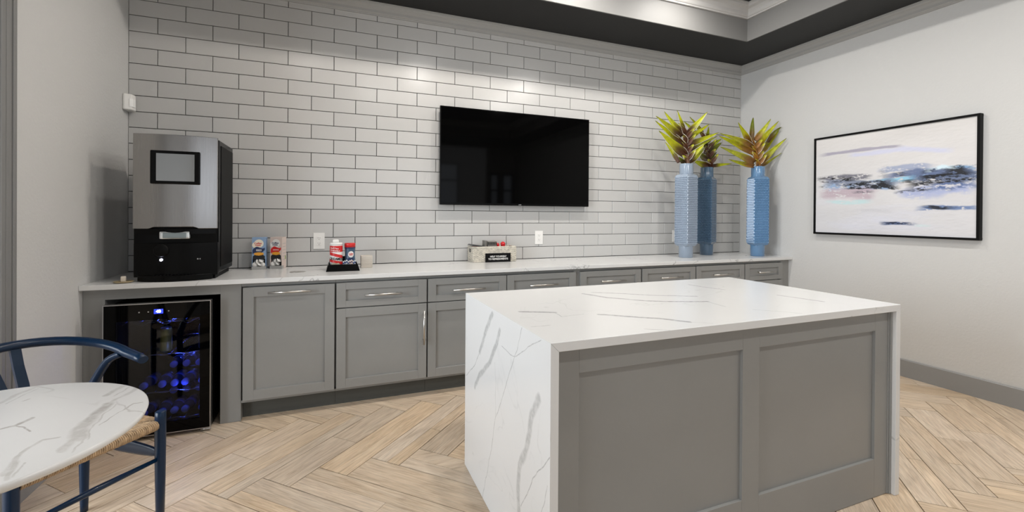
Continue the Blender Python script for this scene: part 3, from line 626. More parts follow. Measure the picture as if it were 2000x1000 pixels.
ys=(py0-t)+(py1-py0+2*t)*uu; zs=(pz1-t)-(pz1-pz0-2*t)*vv
relief=(fbm(uu,vv,30,60,9,4)-.5)*.0015
co=np.stack([W-.034+0*ys-relief,ys,zs],-1).reshape(-1,3)
ii=np.arange(NU*NV).reshape(NV,NU); q=np.stack([ii[:-1,:-1],ii[1:,:-1],ii[1:,1:],ii[:-1,1:]],-1).reshape(-1,4)
me.from_pydata(co.tolist(),[],q.tolist())
ca=me.color_attributes.new('paint','FLOAT_COLOR','POINT'); rgba=np.ones((NU*NV,4)); rgba[:,:3]=np.clip(base.reshape(-1,3),0,1); ca.data.foreach_set('color',rgba.ravel().astype(np.float32))
mp=mat('painted_canvas',(1,1,1),.5); at=mp.node_tree.nodes.new('ShaderNodeAttribute'); at.attribute_name='paint'; mp.node_tree.links.new(at.outputs['Color'],mp.node_tree.nodes['Principled BSDF'].inputs['Base Color'])
me.materials.append(mp); me.polygons.foreach_set('use_smooth',[True]*len(me.polygons))
o=bpy.data.objects.new('canvas',me); C.objects.link(o); o.parent=g; o.location=-wloc(g)
MB().box(W-.030,W-.004,py1+t,py0-t,pz0+t,pz1-t).build('stretcher_board',M_white,g)

# ---------------------------------------------------------------- outlets, sensor
def outlet(x,z,label):
    g=thing('wall_outlet',(x,0,z),label,'outlet','white outlets on the tiled wall'); w,h=.038,.059
    MB().box(x-w,x+w,-.006,0,z-h,z+h,b=.002).build('cover_plate',M_white,g)
    fc=MB().box(x-.017,x+.017,-.0085,-.004,z-.034,z+.034,b=.001).build('socket_face',M_white,g)
    for zz in (z-.019,z+.019):
        s=MB(); s.box(x-.0075,x-.0055,-.0088,-.0082,zz-.001,zz+.007).box(x+.0055,x+.0075,-.0088,-.0082,zz-.001,zz+.006).tube([(x,-.0088,zz-.008),(x,-.0082,zz-.008)],.0024,10); s.build('socket_holes',M_slot,fc)

outlet(1.129,1.021,'white wall outlet between the creamer boxes and the black tray')
outlet(2.911,1.023,'white wall outlet right of the woven basket')
outlet(4.428,1.020,'white wall outlet half hidden behind the left blue vase')
g=thing('motion_sensor',(0,-.05,1.915),'small white motion sensor in the left wall corner above the coffee machine','sensor')
MB().prism([(0,-.088),(.012,-.092),(.045,-.075),(.052,-.045),(.045,-.012),(.012,-.004),(0,-.004)],1.865,1.965,'z').build('housing',M_white,g,bevel=.006)
MB().prism([(.035,-.0845),(.050,-.074),(.0545,-.05),(.051,-.048),(.046,-.073)],1.885,1.935,'z').build('lens',mat('sensor_lens',(.9,.9,.88),.4),g)

# ---------------------------------------------------------------- coffee machine
g=thing('coffee_machine',(.40,-.35,TOP),'tall stainless steel and black coffee machine in the left corner','coffee machine')
cx0,cx1=.200,.603
MB().box(cx0+.004,cx1-.002,-.505,-.12,.870,1.648,b=.004).build('cabinet_shell',M_black,g)
MB().box(cx0+.02,cx1-.02,-.50,-.13,TOP,.870).build('foot_plinth',M_blackm,g)
# side panel seam strip
MB().box(cx1-.003,cx1+.001,-.46,-.135,.90,1.62,b=.001).build('side_panel',M_blackm,g)
def arc_front(x0,x1,y,bul,n=18): 
    return [(x0+(x1-x0)*i/n, y-bul*(1-(2*i/n-1)**2)) for i in range(n+1)]
def bowed(zlo,zhi,x0,x1,y,bul,thick,m,name,notch=None,n=24,zt=None):
    a=arc_front(x0,x1,y,bul,n); mb=MB(); vs=[];fs=[]
    for i,(x,yy) in enumerate(a):
        lo=zlo
        if notch:
            u=(x-x0)/(x1-x0); lo=zlo+notch[2]*min(1,max(0,(u-notch[0])/.05))*min(1,max(0,(notch[1]-u)/.05))
        vs+=[(x,yy,lo),(x,yy,zhi),(x,y+thick,zhi),(x,y+thick,lo)]
    for i in range(n):
        for j in range(4): fs.append((i*4+j,i*4+(j+1)%4,(i+1)*4+(j+1)%4,(i+1)*4+j))
    fs+=[(0,1,2,3),(n*4,n*4+1,n*4+2,n*4+3)]
    mb.add(vs,fs); return mb.build(name,m,g,bevel=.002)
dr=bowed(1.131,1.657,cx0,.598,-.525,.030,.018,M_steel,'steel_door',(.20,.78,.010),32)
# touch screen following the front
MB().box(.287,.520,-.562,-.550,1.380,1.566,b=.006).build('screen_bezel',M_black,dr)
mdisp=mat('display_glass',(.30,.30,.295),.10,metal=1)
MB().box(.316,.494,-.5635,-.5615,1.397,1.549).build('display',mdisp,dr)
MB().box(cx0+.006,.595,-.525,-.505,.95,1.131).build('dispense_bay',M_black,g)
bowed(.862,1.05,cx0+.004,.600,-.523,.032,.018,M_black,'lower_door',None,24)
bowed(1.098,1.129,cx0+.012,.592,-.526,.030,.02,M_black,'bay_hood',None,24)
mclear=mat('clear_plastic',(.75,.78,.78),.08,spec=.8,metal=.6)
bm=bmesh.new(); 
sp=MB().box(.328,.470,-.556,-.53,1.073,1.116,b=.008); sp.build('dispensing_spout',mclear,g)
MB().box(.345,.455,-.559,-.554,1.078,1.108,b=.003).build('spout_window',mat('spout_window',(.25,.30,.31),.1,metal=.3),g)
MB().lathe([(.0,-.563),(.030,-.563),(.036,-.558),(.036,-.545)],(.338,0,1.01),28,axis='y').build('control_knob',M_blackm,g)
MB().lathe([(.0,-.5575),(.0065,-.5575),(.0065,-.55)],(.338,0,.958),16,axis='y').build('indicator_light',mat('led_white',(1,1,1),.4,emit=(.75,.75,1),es=30),g)
MB().box(.505,.512,-.5515,-.540,.955,.962).box(.517,.521,-.5505,-.540,.955,.962).build('lock',M_silver,g)
dt=bowed(TOP+.004,.872,.225,.575,-.535,.055,.03,M_black,'drip_tray',None,20)
gr=MB()
for i in range(12): gr.box(.30+i*.017,.308+i*.017,-.575,-.54,.8722,.8742)
gr.build('drip_grate',M_blackm,dt)
g=thing('small_dish',(.19,-.55,TOP),'small tan dish with a cream block on the counter left of the coffee machine','dish')
MB().lathe([(.0,0),(.03,0),(.045,.006),(.043,.0085),(.028,.004),(0,.004)],(.165,-.535,TOP),24).build('dish',mat('tan_plastic',(.42,.33,.19),.5),g)
MB().box(.150,.172,-.535,-.518,TOP+.004,TOP+.034,b=.005).build('block',mat('cream_block',(.75,.68,.58),.6),g)

# ---------------------------------------------------------------- drink cooler
g=thing('drink_cooler',(.36,-.3,0),'black glass-door drink cooler with blue lights under the counter','fridge')
fx0,fx1,fz0,fz1=.113,.592,.022,.734
bd=MB(); bd.box(fx0+.002,fx0+.03,-.60,-.05,.02,.72).box(fx1-.03,fx1-.002,-.60,-.05,.02,.72).box(fx0+.03,fx1-.03,-.60,-.05,.69,.72).box(fx0+.03,fx1-.03,-.60,-.05,.02,.06).box(fx0+.03,fx1-.03,-.09,-.05,.06,.69)
bd.build('casing',M_black,g)
for x in (fx0+.05,fx1-.05):
    for y in (-.57,-.09): MB().tube([(x,y,0),(x,y,.021)],.015,12).build('foot',M_blackm,g)
dmb=MB(); y0,y1=-.640,-.603
dmb.box(fx0+.004,fx0+.052,y0+.002,y1,fz0+.004,fz1-.004).box(fx1-.052,fx1-.004,y0+.002,y1,fz0+.004,fz1-.004).box(fx0+.052,fx1-.052,y0+.002,y1,fz1-.090,fz1-.004).box(fx0+.052,fx1-.052,y0+.002,y1,fz0+.004,fz0+.062)
dd=dmb.build('door_frame',M_screen,g)
tr=MB(); w=.004
tr.box(fx0,fx0+w,y0,y1,fz0,fz1).box(fx1-w,fx1,y0,y1,fz0,fz1).box(fx0+w,fx1-w,y0,y1,fz1-w,fz1).box(fx0+w,fx1-w,y0,y1,fz0,fz0+w)
tr.build('metal_edge',M_silver,dd)
MB().tube([(fx1-.05,-.625,.012),(fx1-.002,-.625,.012)],.007,10).build('hinge',M_silver,g)
mg=bpy.data.materials.new('tinted_glass'); mg.use_nodes=True; nt=mg.node_tree; nt.nodes.clear()
o_=nt.nodes.new('ShaderNodeOutputMaterial'); tb=nt.nodes.new('ShaderNodeBsdfTransparent'); tb.inputs[0].default_value=(.55,.56,.60,1); gb=nt.nodes.new('ShaderNodeBsdfGlossy'); gb.inputs['Roughness'].default_value=.03; mx=nt.nodes.new('ShaderNodeMixShader'); mx.inputs[0].default_value=.02
nt.links.new(tb.outputs[0],mx.inputs[1]); nt.links.new(gb.outputs[0],mx.inputs[2]); nt.links.new(mx.outputs[0],o_.inputs[0])
MB().box(fx0+.052,fx1-.052,-.634,-.630,fz0+.062,fz1-.090).build('glass_pane',mg,dd)
mled=mat('blue_display',(0,0,0),.3,emit=(.02,.04,1.0),es=2.5)
text('40',.020,mat('display_digits',(1,1,1),.3,emit=(.8,.9,1),es=9),(.352,-.6402,.688),(HP,0,0),dd,'display_digits',bold=.0008)
MB().box(.332,.372,-.6392,-.638,.676,.700).build('display_window',mled,dd)
for dx in (-.085,-.045,.045): MB().box(.352+dx-.003,.352+dx+.003,-.6392,-.638,.685,.691).build('touch_button',M_silver,dd)
mchrome=mat('shelf_wire',(.6,.62,.68),.2,1)
def wavy(z,name,amp=.004):
    mb=MB(); 
    mb.tube([(fx0+.034+(fx1-fx0-.068)*i/40,-.575,z+amp*math.cos(2*math.pi*(fx0+.034+(fx1-fx0-.068)*i/40-.311)/.105)) for i in range(41)],.0024,6)
    mb.tube([(fx0+.034,-.57,z),(fx1-.034,-.57,z)],.002,6); mb.tube([(fx0+.034,-.12,z),(fx1-.034,-.12,z)],.002,6)
    for i in range(6): 
        x=fx0+.06+i*.07; mb.tube([(x,-.575,z),(x,-.12,z)],.0014,6)
    mb.build(name,mchrome,g)
wavy(.617,'wire_shelf',.012)
for z in (.436,.229,.075): wavy(z,'wire_shelf')
mfl=mat('cooler_led',(.1,.2,1),.4,emit=(.06,.12,1),es=6)
MB().box(.30,.45,-.35,-.33,.683,.689).build('interior_lamp',mfl,g)
for (x,y,z,e) in ((.375,-.50,.665,1.6),(.43,-.585,.41,.42),(.44,-.585,.235,.3),(.42,-.15,.40,.4)):
    l=bpy.data.lights.new('cooler_blue_light','POINT'); l.energy=e; l.color=(.08,.14,1); l.shadow_soft_size=.02; lo=bpy.data.objects.new('cooler_blue_light',l); C.objects.link(lo); lo.location=Vector((x,y,z))-wloc(g); lo.parent=g
# bottles
mbot=mat('bottle_plastic',(.05,.06,.12),.08,spec=1); mcap=mat('bottle_cap',(.28,.36,1),.4); mlab=mat('bottle_label',(.08,.14,.55),.4)
def bottle():
    e=thing('water_bottle',(0,0,0),'x','bottle','small bottles lying in the drink cooler')
    b=MB().lathe([(0,0),(.026,0),(.029,.006),(.029,.045),(.027,.05),(.029,.055),(.029,.10),(.027,.115),(.018,.135),(.016,.145),(.0150,.153)],(0,0,0),16)
    b.v=[(x,-z,y) for x,y,z in b.v]; b.build('body',mbot,e)
    c=MB().lathe([(.0165,.148),(.0185,.148),(.0185,.166),(.0165,.168),(0,.168)],(0,0,0),16); c.v=[(x,-z,y) for x,y,z in c.v]; c.build('cap',mcap,e)
    l=MB().lathe([(.0294,.058),(.0294,.095)],(0,0,0),16); l.v=[(x,-z,y) for x,y,z in l.v]; l.build('label_band',mlab,e)
    return e
bsrc=None; cnt=0
def put_bottle(x,y,z,label,rz=0):
    global bsrc
    if bsrc is None: bsrc=e=bottle()
    else:
        e=bsrc.copy(); C.objects.link(e)
        for ch in bsrc.children:
            c=ch.copy(); C.objects.link(c); c.parent=e
    e.location=(x,y,z); e.rotation_euler=(0,0,rz); e['label']=label
    return e
names5=['leftmost','second from left','middle','second from right','rightmost']
for r_,(zz,nm) in enumerate(((.263,'upper bottle row'),(.109,'lower bottle row'))):
    for i in range(5):
        put_bottle((.270,.334,.399,.459,.520)[i],-.385,zz,'blue-lit bottle lying cap outward, %s of five, %s of the cooler'%(names5[i],nm),rz=(-.08,.05,0,-.06,.07)[i])
for r_,(zz,nm) in enumerate(((.314,'upper'),(.160,'lower'))):
    for i in range(3):
        put_bottle(.345+i*.064,-.20,zz+.002,'blue-lit bottle lying on top of the %s row, %s of three'%(nm,('leftmost','middle','rightmost')[i]))
g=thing('drink_can',(.345,-.50,.438),'tall yellow drink can with shiny lid on the top cooler shelf','can')
MB().lathe([(.024,0),(.028,.006),(.028,.118),(.024,.128)],(.347,-.50,.4385),24).build('can_body',mat('yellow_can',(.55,.50,.10),.35,metal=.3,noise=((30,30,8),.35)),g)
MB().lathe([(.0,.127),(.022,.127),(.0245,.131),(.0245,.128)],(.347,-.50,.4385),24).build('can_lid',M_silver,g)
g=thing('drink_can',(.53,-.50,.438),'dark slim drink can at the right edge of the top cooler shelf','can')
MB().lathe([(.022,0),(.025,.006),(.025,.125),(.021,.135)],(.527,-.50,.4385),24).build('can_body',mat('dark_can',(.10,.11,.10),.3,metal=.6),g)
MB().lathe([(.0,.134),(.019,.134),(.0215,.138),(.0215,.135)],(.527,-.50,.4385),24).build('can_lid',M_silver,g)

# ---------------------------------------------------------------- creamer boxes
mcard=mat('cup_dark_opening',(.01,.01,.012),.6); mcup=mat('creamer_cup',(.80,.79,.76),.4)
mnavy=mat('navy_print',(.015,.03,.10),.4); morange=mat('orange_print',(.80,.36,.03),.4); mcream=mat('cream_print',(.82,.76,.62),.4); mpink=mat('warm_carton',(.66,.55,.50),.45)
mblue=mat('light_blue_carton',(.25,.37,.55),.45); mtray=mat('tray_grey',(.35,.35,.34),.4)
def ell(cx,cz,a,b,n=24): return [(cx+a*math.cos(2*math.pi*i/n),cz+b*math.sin(2*math.pi*i/n)) for i in range(n)]
def swoosh(x0,x1,z):   # ribbon rising to the right
    top=[];bot=[]
    for i in range(11):
        u=i/10; x=x0+(x1-x0)*u; c=z+.022*(u-.4)+.008*math.sin(u*6); h=.008+.012*math.sin(math.pi*min(1,u*.9+.15))
        top.append((x,c+h)); bot.append((x,c-h))
    return bot+top[::-1]
def creamer(x0,x1,yf,yb,z1,mc,mr,mt,mside,label,redtext,rot=0):
    g=thing('creamer_box',((x0+x1)/2,(yf+yb)/2,TOP),label,'box','creamer cup boxes')
    w=x1-x0; zo=TOP+.072
    b=MB().box(x0,x1,yf,yb,zo,z1,0).box(x0,x1,yf+.03,yb,TOP+.001,zo,0).box(x0,x0+.003,yf,yf+.03,TOP+.001,zo,1).box(x1-.003,x1,yf,yf+.03,TOP+.001,zo,1)
    b.build('carton',[mc,mside],g)
    MB().box(x0+.003,x1-.003,yf+.022,yf+.0295,TOP+.02,zo-.001).build('opening',mcard,g)
    MB().prism([(x0+.004,zo-.002),(x1-.006,zo-.002),(x1-.006,zo+.02),(x0+w*.72,zo+.032),(x0+w*.5,zo+.022),(x0+w*.3,zo+.032),(x0+.006,zo+.020)],yf-.0006,yf-.0002,'y').build('coffee_print',mcard,g)
    MB().box(x0-.001,x1+.001,yf-.004,yf+.030,TOP,TOP+.022).build('cup_tray',mtray,g)
    cx=(x0+x1)/2-.004; cz=z1-.045
    lg=MB().prism(ell(cx+.004,cz+.004,w*.34,.028),yf-.0010,yf-.0004,'y').prism(ell(cx-.018,cz-.006,w*.22,.020),yf-.0011,yf-.0004,'y').build('logo_badge',mcream if mr is mnavy else M_white,g)
    text('Coffee\nmate',.0165,mt,(cx-.002,yf-.0013,cz-.001),(HP,0,0),g,'logo_lettering',bold=.0004,space=.72)
    MB().prism(swoosh(x0+.004,x1-.006,cz-.043),yf-.0016,yf-.0008,'y').build('ribbon_print',mr,g)
    text('ORIGINAL' if mr is mnavy is False else ('FRENCH\nVANILLA' if mr is mnavy else 'ORIGINAL'),.0085,M_white,(cx+.004,yf-.0020,cz-.042),(HP,0,0),g,'flavour_lettering',bold=.0003,space=.8)
    MB().prism(ell((x0+x1)/2,zo+.035,w*.36,.011),yf-.0018,yf-.0010,'y').build('orange_cup_print',morange,g)
    k=0; cupn=['bottom left','bottom middle','bottom right','upper left','upper right']
    for (dx,dz,rx,rz) in ((.016,.030,.3,.2),(.040,.031,-.4,.5),(.066,.027,.2,-.3),(.026,.052,.5,1.2),(.052,.055,-.2,.4)):
        if x0+dx+.012>x1: continue
        c=MB().lathe([(0,-.008),(.009,-.008),(.0125,.006),(.0145,.006),(.0145,.008),(0,.008)],(0,0,0),14)
        o=c.build('creamer_cup',mcup); o.rotation_euler=(1.2+rx,rz,rz); ax,ay=x0+dx-(x0+x1)/2,yf+.010-(yf+yb)/2; o.location=((x0+x1)/2+ax*math.cos(rot)-ay*math.sin(rot),(yf+yb)/2+ax*math.sin(rot)+ay*math.cos(rot),TOP+dz+.004); o.scale=(1.15,1.15,1.15)
        tag(o,'small white creamer cup, '+cupn[k]+' in the open front of the '+('blue' if mr is mnavy else 'red-ribbon')+' creamer box','cup','creamer cups in the '+('blue' if mr is mnavy else 'red')+' box')
        k+=1
    g.rotation_euler=(0,0,rot)
    return g
creamer(.716,.799,-.125,-.045,1.056,mblue,mnavy,M_red,mblue,'light blue creamer box with navy ribbon beside the coffee machine',True)
g=creamer(.832,.908,-.118,-.038,1.056,mpink,M_red,mnavy,mpink,'pinkish creamer box with red ribbon, right of the blue one',False,-.24)
sd=MB()
for i in range(6): sd.box(.9082,.9086,-.105+i*.0002,-.05,.90+i*.022,.903+i*.022)
sd.build('side_print',mtray,g)
MB().box(.9082,.9088,-.060,-.044,.90,.925).build('green_mark',mat('green_print',(.25,.35,.06),.5),g)

# ---------------------------------------------------------------- black tray + jars
g=thing('condiment_tray',(1.285,-.30,TOP),'black square tray with sloping sides holding creamer canister and packets','tray')
def frustum_tray(cx,cy,z0,h,a0,b0,a1,b1,th):
    mb=MB()
    def ring(a,b,z): return [(cx-a,cy-b,z),(cx+a,cy-b,z),(cx+a,cy+b,z),(cx-a,cy+b,z)]
    vs=ring(a0,b0,z0)+ring(a1,b1,z0+h)+ring(a1-th,b1-th,z0+h)+ring(a0-th,b0-th,z0+th)
    fs=[(3,2,1,0),(12,13,14,15)]
    for k in (0,4,8):
        for i in range(4): fs.append((k+i,k+(i+1)%4,k+4+(i+1)%4,k+4+i))
    return mb.add(vs,fs)
frustum_tray(1.288,-.305,TOP,.045,.106,.100,.092,.088,.004).build('tray',M_black,g,bevel=.001)
MB().prism([(1.200,TOP+.04),(1.376,TOP+.04),(1.366,TOP+.085),(1.205,TOP+.085)],-.222,-.217,'y').build('tray_back',M_black,g)
g=thing('creamer_canister',(1.245,-.30,TOP+.004),'red and white striped creamer canister with white flip lid in the black tray','canister')
cz=TOP+.004
CR=.0405
def band(z0a,z0b,z1a,z1b,R_,m,name,seg=40,c=(1.245,-.30),slope=.0):
    vs=[];fs=[]
    for k in range(seg+1):
        a=2*math.pi*k/seg; x=R_*math.cos(a); y=R_*math.sin(a); dz=slope*x/R_
        vs+=[(c[0]+x,c[1]+y,z0a+dz*z0b),(c[0]+x,c[1]+y,z1a+dz*z1b)]
    for k in range(seg): fs.append((2*k,2*k+2,2*k+3,2*k+1))
    return MB().add(vs,fs,0,True).build(name,m,g)
MB().lathe([(0,0),(CR,0),(CR,.168),(CR-.002,.170)],(1.245,-.30,cz),40).build('can_body',M_white,g)
band(cz+.120,0,cz+.162,0,CR+.0004,M_red,'top_stripe')
band(cz+.088,1,cz+.108,1,CR+.0004,M_red,'middle_stripe',slope=-.012)
band(cz+.044,1,cz+.062,1,CR+.0004,M_red,'bottom_stripe',slope=-.010)
MB().lathe([(CR,.168),(CR+.001,.168),(CR+.001,.178),(CR-.004,.181),(0,.181)],(1.245,-.30,cz),40).build('lid',M_white,g)
MB().box(1.222,1.262,-.325,-.285,cz+.180,cz+.204,b=.009).build('flip_cap',M_white,g)
def arc_text(s,size,R_,c,z,m,parent,a0,step,name):
    for i,ch in enumerate(s):
        a=a0+i*step; x=c[0]+(R_)*math.cos(a); y=c[1]+R_*math.sin(a)
        text(ch,size,m,(x,y,z-.0008*i),(HP,0,a+HP),parent,name,bold=.0006)
arc_text('CREAMER',.021,CR+.001,(1.245,-.30),cz+.0755,M_blackm,g,math.radians(-150),math.radians(20),'letter')
arc_text('Coffee',.014,CR+.001,(1.245,-.30),cz+.147,M_white,g,math.radians(-140),math.radians(13),'letter')
arc_text('Creamer',.014,CR+.001,(1.245,-.30),cz+.132,M_white,g,math.radians(-140),math.radians(13),'letter')
g=thing('creamer_jar',(1.335,-.27,TOP+.004),'blue creamer jar with bright red lid in the black tray','jar')
jc=(1.334,-.275,cz)
mjar=mat('blue_jar',(.045,.095,.16),.3)
MB().lathe([(0,0),(.034,0),(.036,.004),(.036,.05),(.033,.085),(.033,.11),(.035,.140),(.035,.15)],jc,32).build('jar_body',mjar,g)
MB().lathe([(.0345,.148),(.0365,.148),(.0365,.172),(.034,.176),(0,.176)],jc,32).build('jar_lid',M_red,g)
MB().lathe([(.0355,.140),(.0362,.140),(.0362,.148),(.0355,.148)],jc,32).build('neck_band',mnavy,g)
def decal(cx,cy,R_,a0,z0,wa,h,m,name,off=.0008):
    vs=[(cx,cy,0)]; n=20; vs=[]
    cen=(cx+(R_+off)*math.cos(a0),cy+(R_+off)*math.sin(a0),z0); vs.append(cen)
    for i in range(n):
        t_=2*math.pi*i/n; a=a0+wa*math.cos(t_); vs.append((cx+(R_+off)*math.cos(a),cy+(R_+off)*math.sin(a),z0+h*math.sin(t_)))
    return MB().add(vs,[(0,1+i,1+(i+1)%n) for i in range(n)],0,True).build(name,m,g)
decal(jc[0],jc[1],.0345,math.radians(-80),cz+.100,.55,.022,M_white,'logo_badge',.0016)
text('Coffee\nmate',.011,M_red,(jc[0]+.006,jc[1]-.0368,cz+.100),(HP,0,.15),g,'logo_lettering',bold=.0003,space=.72)
decal(jc[0],jc[1],.036,math.radians(-85),cz+.066,.62,.010,mnavy,'ribbon_print')
decal(jc[0],jc[1],.036,math.radians(-75),cz+.045,.5,.014,morange,'orange_print')
mpk=mat('white_packet',(.75,.76,.78),.5); mpkb=mat('navy_packet_print',(.03,.06,.2),.5)
for i in range(8):
    x=1.290+i*.0105; e=thing('sugar_packet',(x,-.355,TOP+.006),'white and blue sugar packet, '+['first','second','third','fourth','fifth','sixth','seventh','last'][i]+' from the left in the black tray','packet','sugar packets in the black tray')
    a=MB().box(x-.0030,x+.0030,-.378,-.335,TOP+.006,TOP+.062+.004*(i%3)); a.build('paper',mpk,e)
    MB().box(x-.0033,x+.0033,-.3785,-.36,TOP+.046+.004*(i%3),TOP+.056+.004*(i%3)).build('printed_band',mpkb,e)
for i,(a,b,c) in enumerate(((1.225,.3,'cream packet lying by the striped canister'),(1.255,-.5,'cream folded packet standing at the tray corner'))):
    o=MB().add([(-.02,0,0),(.022,0,0),(.012,.003,.024),(-.005,.003,.020),(-.02,-.0015,0),(.022,-.0015,0),(.012,.0015,.024),(-.005,.0015,.020)],[(0,1,2,3),(7,6,5,4),(0,4,5,1),(1,5,6,2),(2,6,7,3),(3,7,4,0)]).build('creamer_packet',mat('cream_packet',(.70,.62,.45),.5))
    o.location=(a,-.352-.012*i,TOP+.032); o.rotation_euler=(.5,0,b); tag(o,c,'packet')
# napkins
g=thing('napkin_stack',(1.449,-.20,TOP),'block of folded cream paper napkins standing right of the black tray','napkins')
mnap=mat('napkin_paper',(.62,.57,.50),.85,bump=(60,.4,.002))
for i in range(13):
    z=TOP+.0005+i*.0064; j=prng.uniform(-.0008,.0008)
    MB().box(1.410+j,1.488+j,-.24+j,-.16+j,z,z+.0063,b=.0008).build('napkin',mnap,g)

# ---------------------------------------------------------------- basket
g=thing('woven_basket',(2.447,-.09,TOP),'cream woven rectangular basket against the tiles','basket')
mwk=mat('wicker',(.62,.58,.50),.8,noise=((60,60,60),.25)); mwk2=mat('wicker_core',(.50,.46,.40),.9)
bx0,bx1,by0,by1,bz0,bz1=2.258,2.632,-.158,-.012,TOP+.001,.962
core=MB(); e=.006
core.box(bx0+e,bx1-e,by0+e,by0+e+.004,bz0,bz1).box(bx0+e,bx1-e,by1-e-.004,by1-e,bz0,bz1).box(bx0+e,bx0+e+.004,by0+e,by1-e,bz0,bz1).box(bx1-e-.004,bx1-e,by0+e,by1-e,bz0,bz1).box(bx0+e,bx1-e,by0+e,by1-e,bz0,bz0+.004)
core.build('basket_lining',mwk2,g)
wv=MB(); nr=15; 
for r_ in range(nr):
    z=bz0+.004+r_*(bz1-bz0-.006)/(nr-1); pts=[]
    path=[]; 
    L1=bx1-bx0; L2=by1-by0
    for side in range(4):
        n_=26 if side%2==0 else 10
        for i in range(n_):
            u=i/n_; 
            if side==0: p=(bx0+L1*u,by0); nn=(0,-1)
            elif side==1: p=(bx1,by0+L2*u); nn=(1,0)
            elif side==2: p=(bx1-L1*u,by1); nn=(0,1)
            else: p=(bx0,by1-L2*u); nn=(-1,0)
            k=1 if (i+r_)%2 else -1
            path.append((p[0]-nn[0]*.003+nn[0]*.0022*k,p[1]-nn[1]*.003+nn[1]*.0022*k,z))
    wv.tube(path,.0042,6,cyc=True)
wv.build('basket_weave',mwk,g)['kind']='stuff'
MB().box(bx0-.0015,bx0+.006,-.105,-.065,.915,.945).build('handle_hole',M_blackm,g)
g=thing('refreshment_sign',(2.468,-.165,TOP),'small black sign reading HELP YOURSELF TO REFRESHMENTS leaning on the basket','sign')
MB().box(2.361,2.577,-.1725,-.1665,TOP,.910).build('board',M_blackm,g)
text('HELP YOURSELF\nTO REFRESHMENTS',.0195,M_white,(2.469,-.1731,.873),(HP,0,0),g,'sign_lettering',bold=.0004,space=1.05)
# basket contents
mred=mat('red_foil',(.60,.015,.02),.25); mdk=mat('dark_foil',(.03,.03,.03),.3); mgy=mat('grey_wire',(.22,.21,.19),.4,metal=.6)
for i in range(7):
    x=2.285+i*.016; o=MB().box(-.007,.007,-.045,.045,0,.115,b=.003).build('tea_bag_packet',mred); o.location=(x,-.085,TOP+.008); o.rotation_euler=(0,.08,0)
    tag(o,'red foil packet in the basket, '+['leftmost','second from left','third from left','fourth from left','fifth from left','sixth from left','rightmost'][i]+' of the row at its left end','packet','red packets in the woven basket')
tag(MB().prism([(-.012+2.262,.972),(2.390,.957),(2.388,.962),(2.262,.982)],-.145,-.03,'y').build('dark_packet',mdk),'flat dark packet lying over the red packets in the basket','packet')
g=thing('stirrer_holder',(2.43,-.08,.97),'grey metal holder sticking up from the middle of the basket','holder')
hb=MB().box(2.398,2.478,-.115,-.045,.940,1.004,b=.006); hb.build('holder_box',mgy,g)
lp=MB(); 
for i in range(6): lp.box(2.402+i*.013,2.408+i*.013,-.1165,-.1155,.975,.998)
lp.build('slots',M_blackm,g)
MB().box(2.372,2.394,-.11,-.05,.945,1.010,b=.003).build('clip',mgy,g)
for i,(x,z,rx,s,lab) in enumerate(((2.492,.973,.3,.016,'small round red foil item left in the pair at the right of the basket'),(2.540,.978,-.2,.021,'larger round red foil item at the right end of the basket'))):
    g=thing('red_foil_pouch',(x,-.09,.95),lab,'packet')
    mb=MB(); mb.lathe([(0,-s),(s*.6,-s*.8),(s,-s*.2),(s*.95,s*.4),(s*.5,s*.85),(0,s)],(x,-.09,z),14); mb.build('pouch',mred,g)
    MB().box(x-.012,x+.012,-.11,-.07,TOP+.006,z-s*.6,b=.002).build('pouch_tail',mred,g)
    text('10',s*.9,M_white,(x,-.09-s-.0006,z),(HP,0,0),g,'pouch_lettering') if i==9 else None

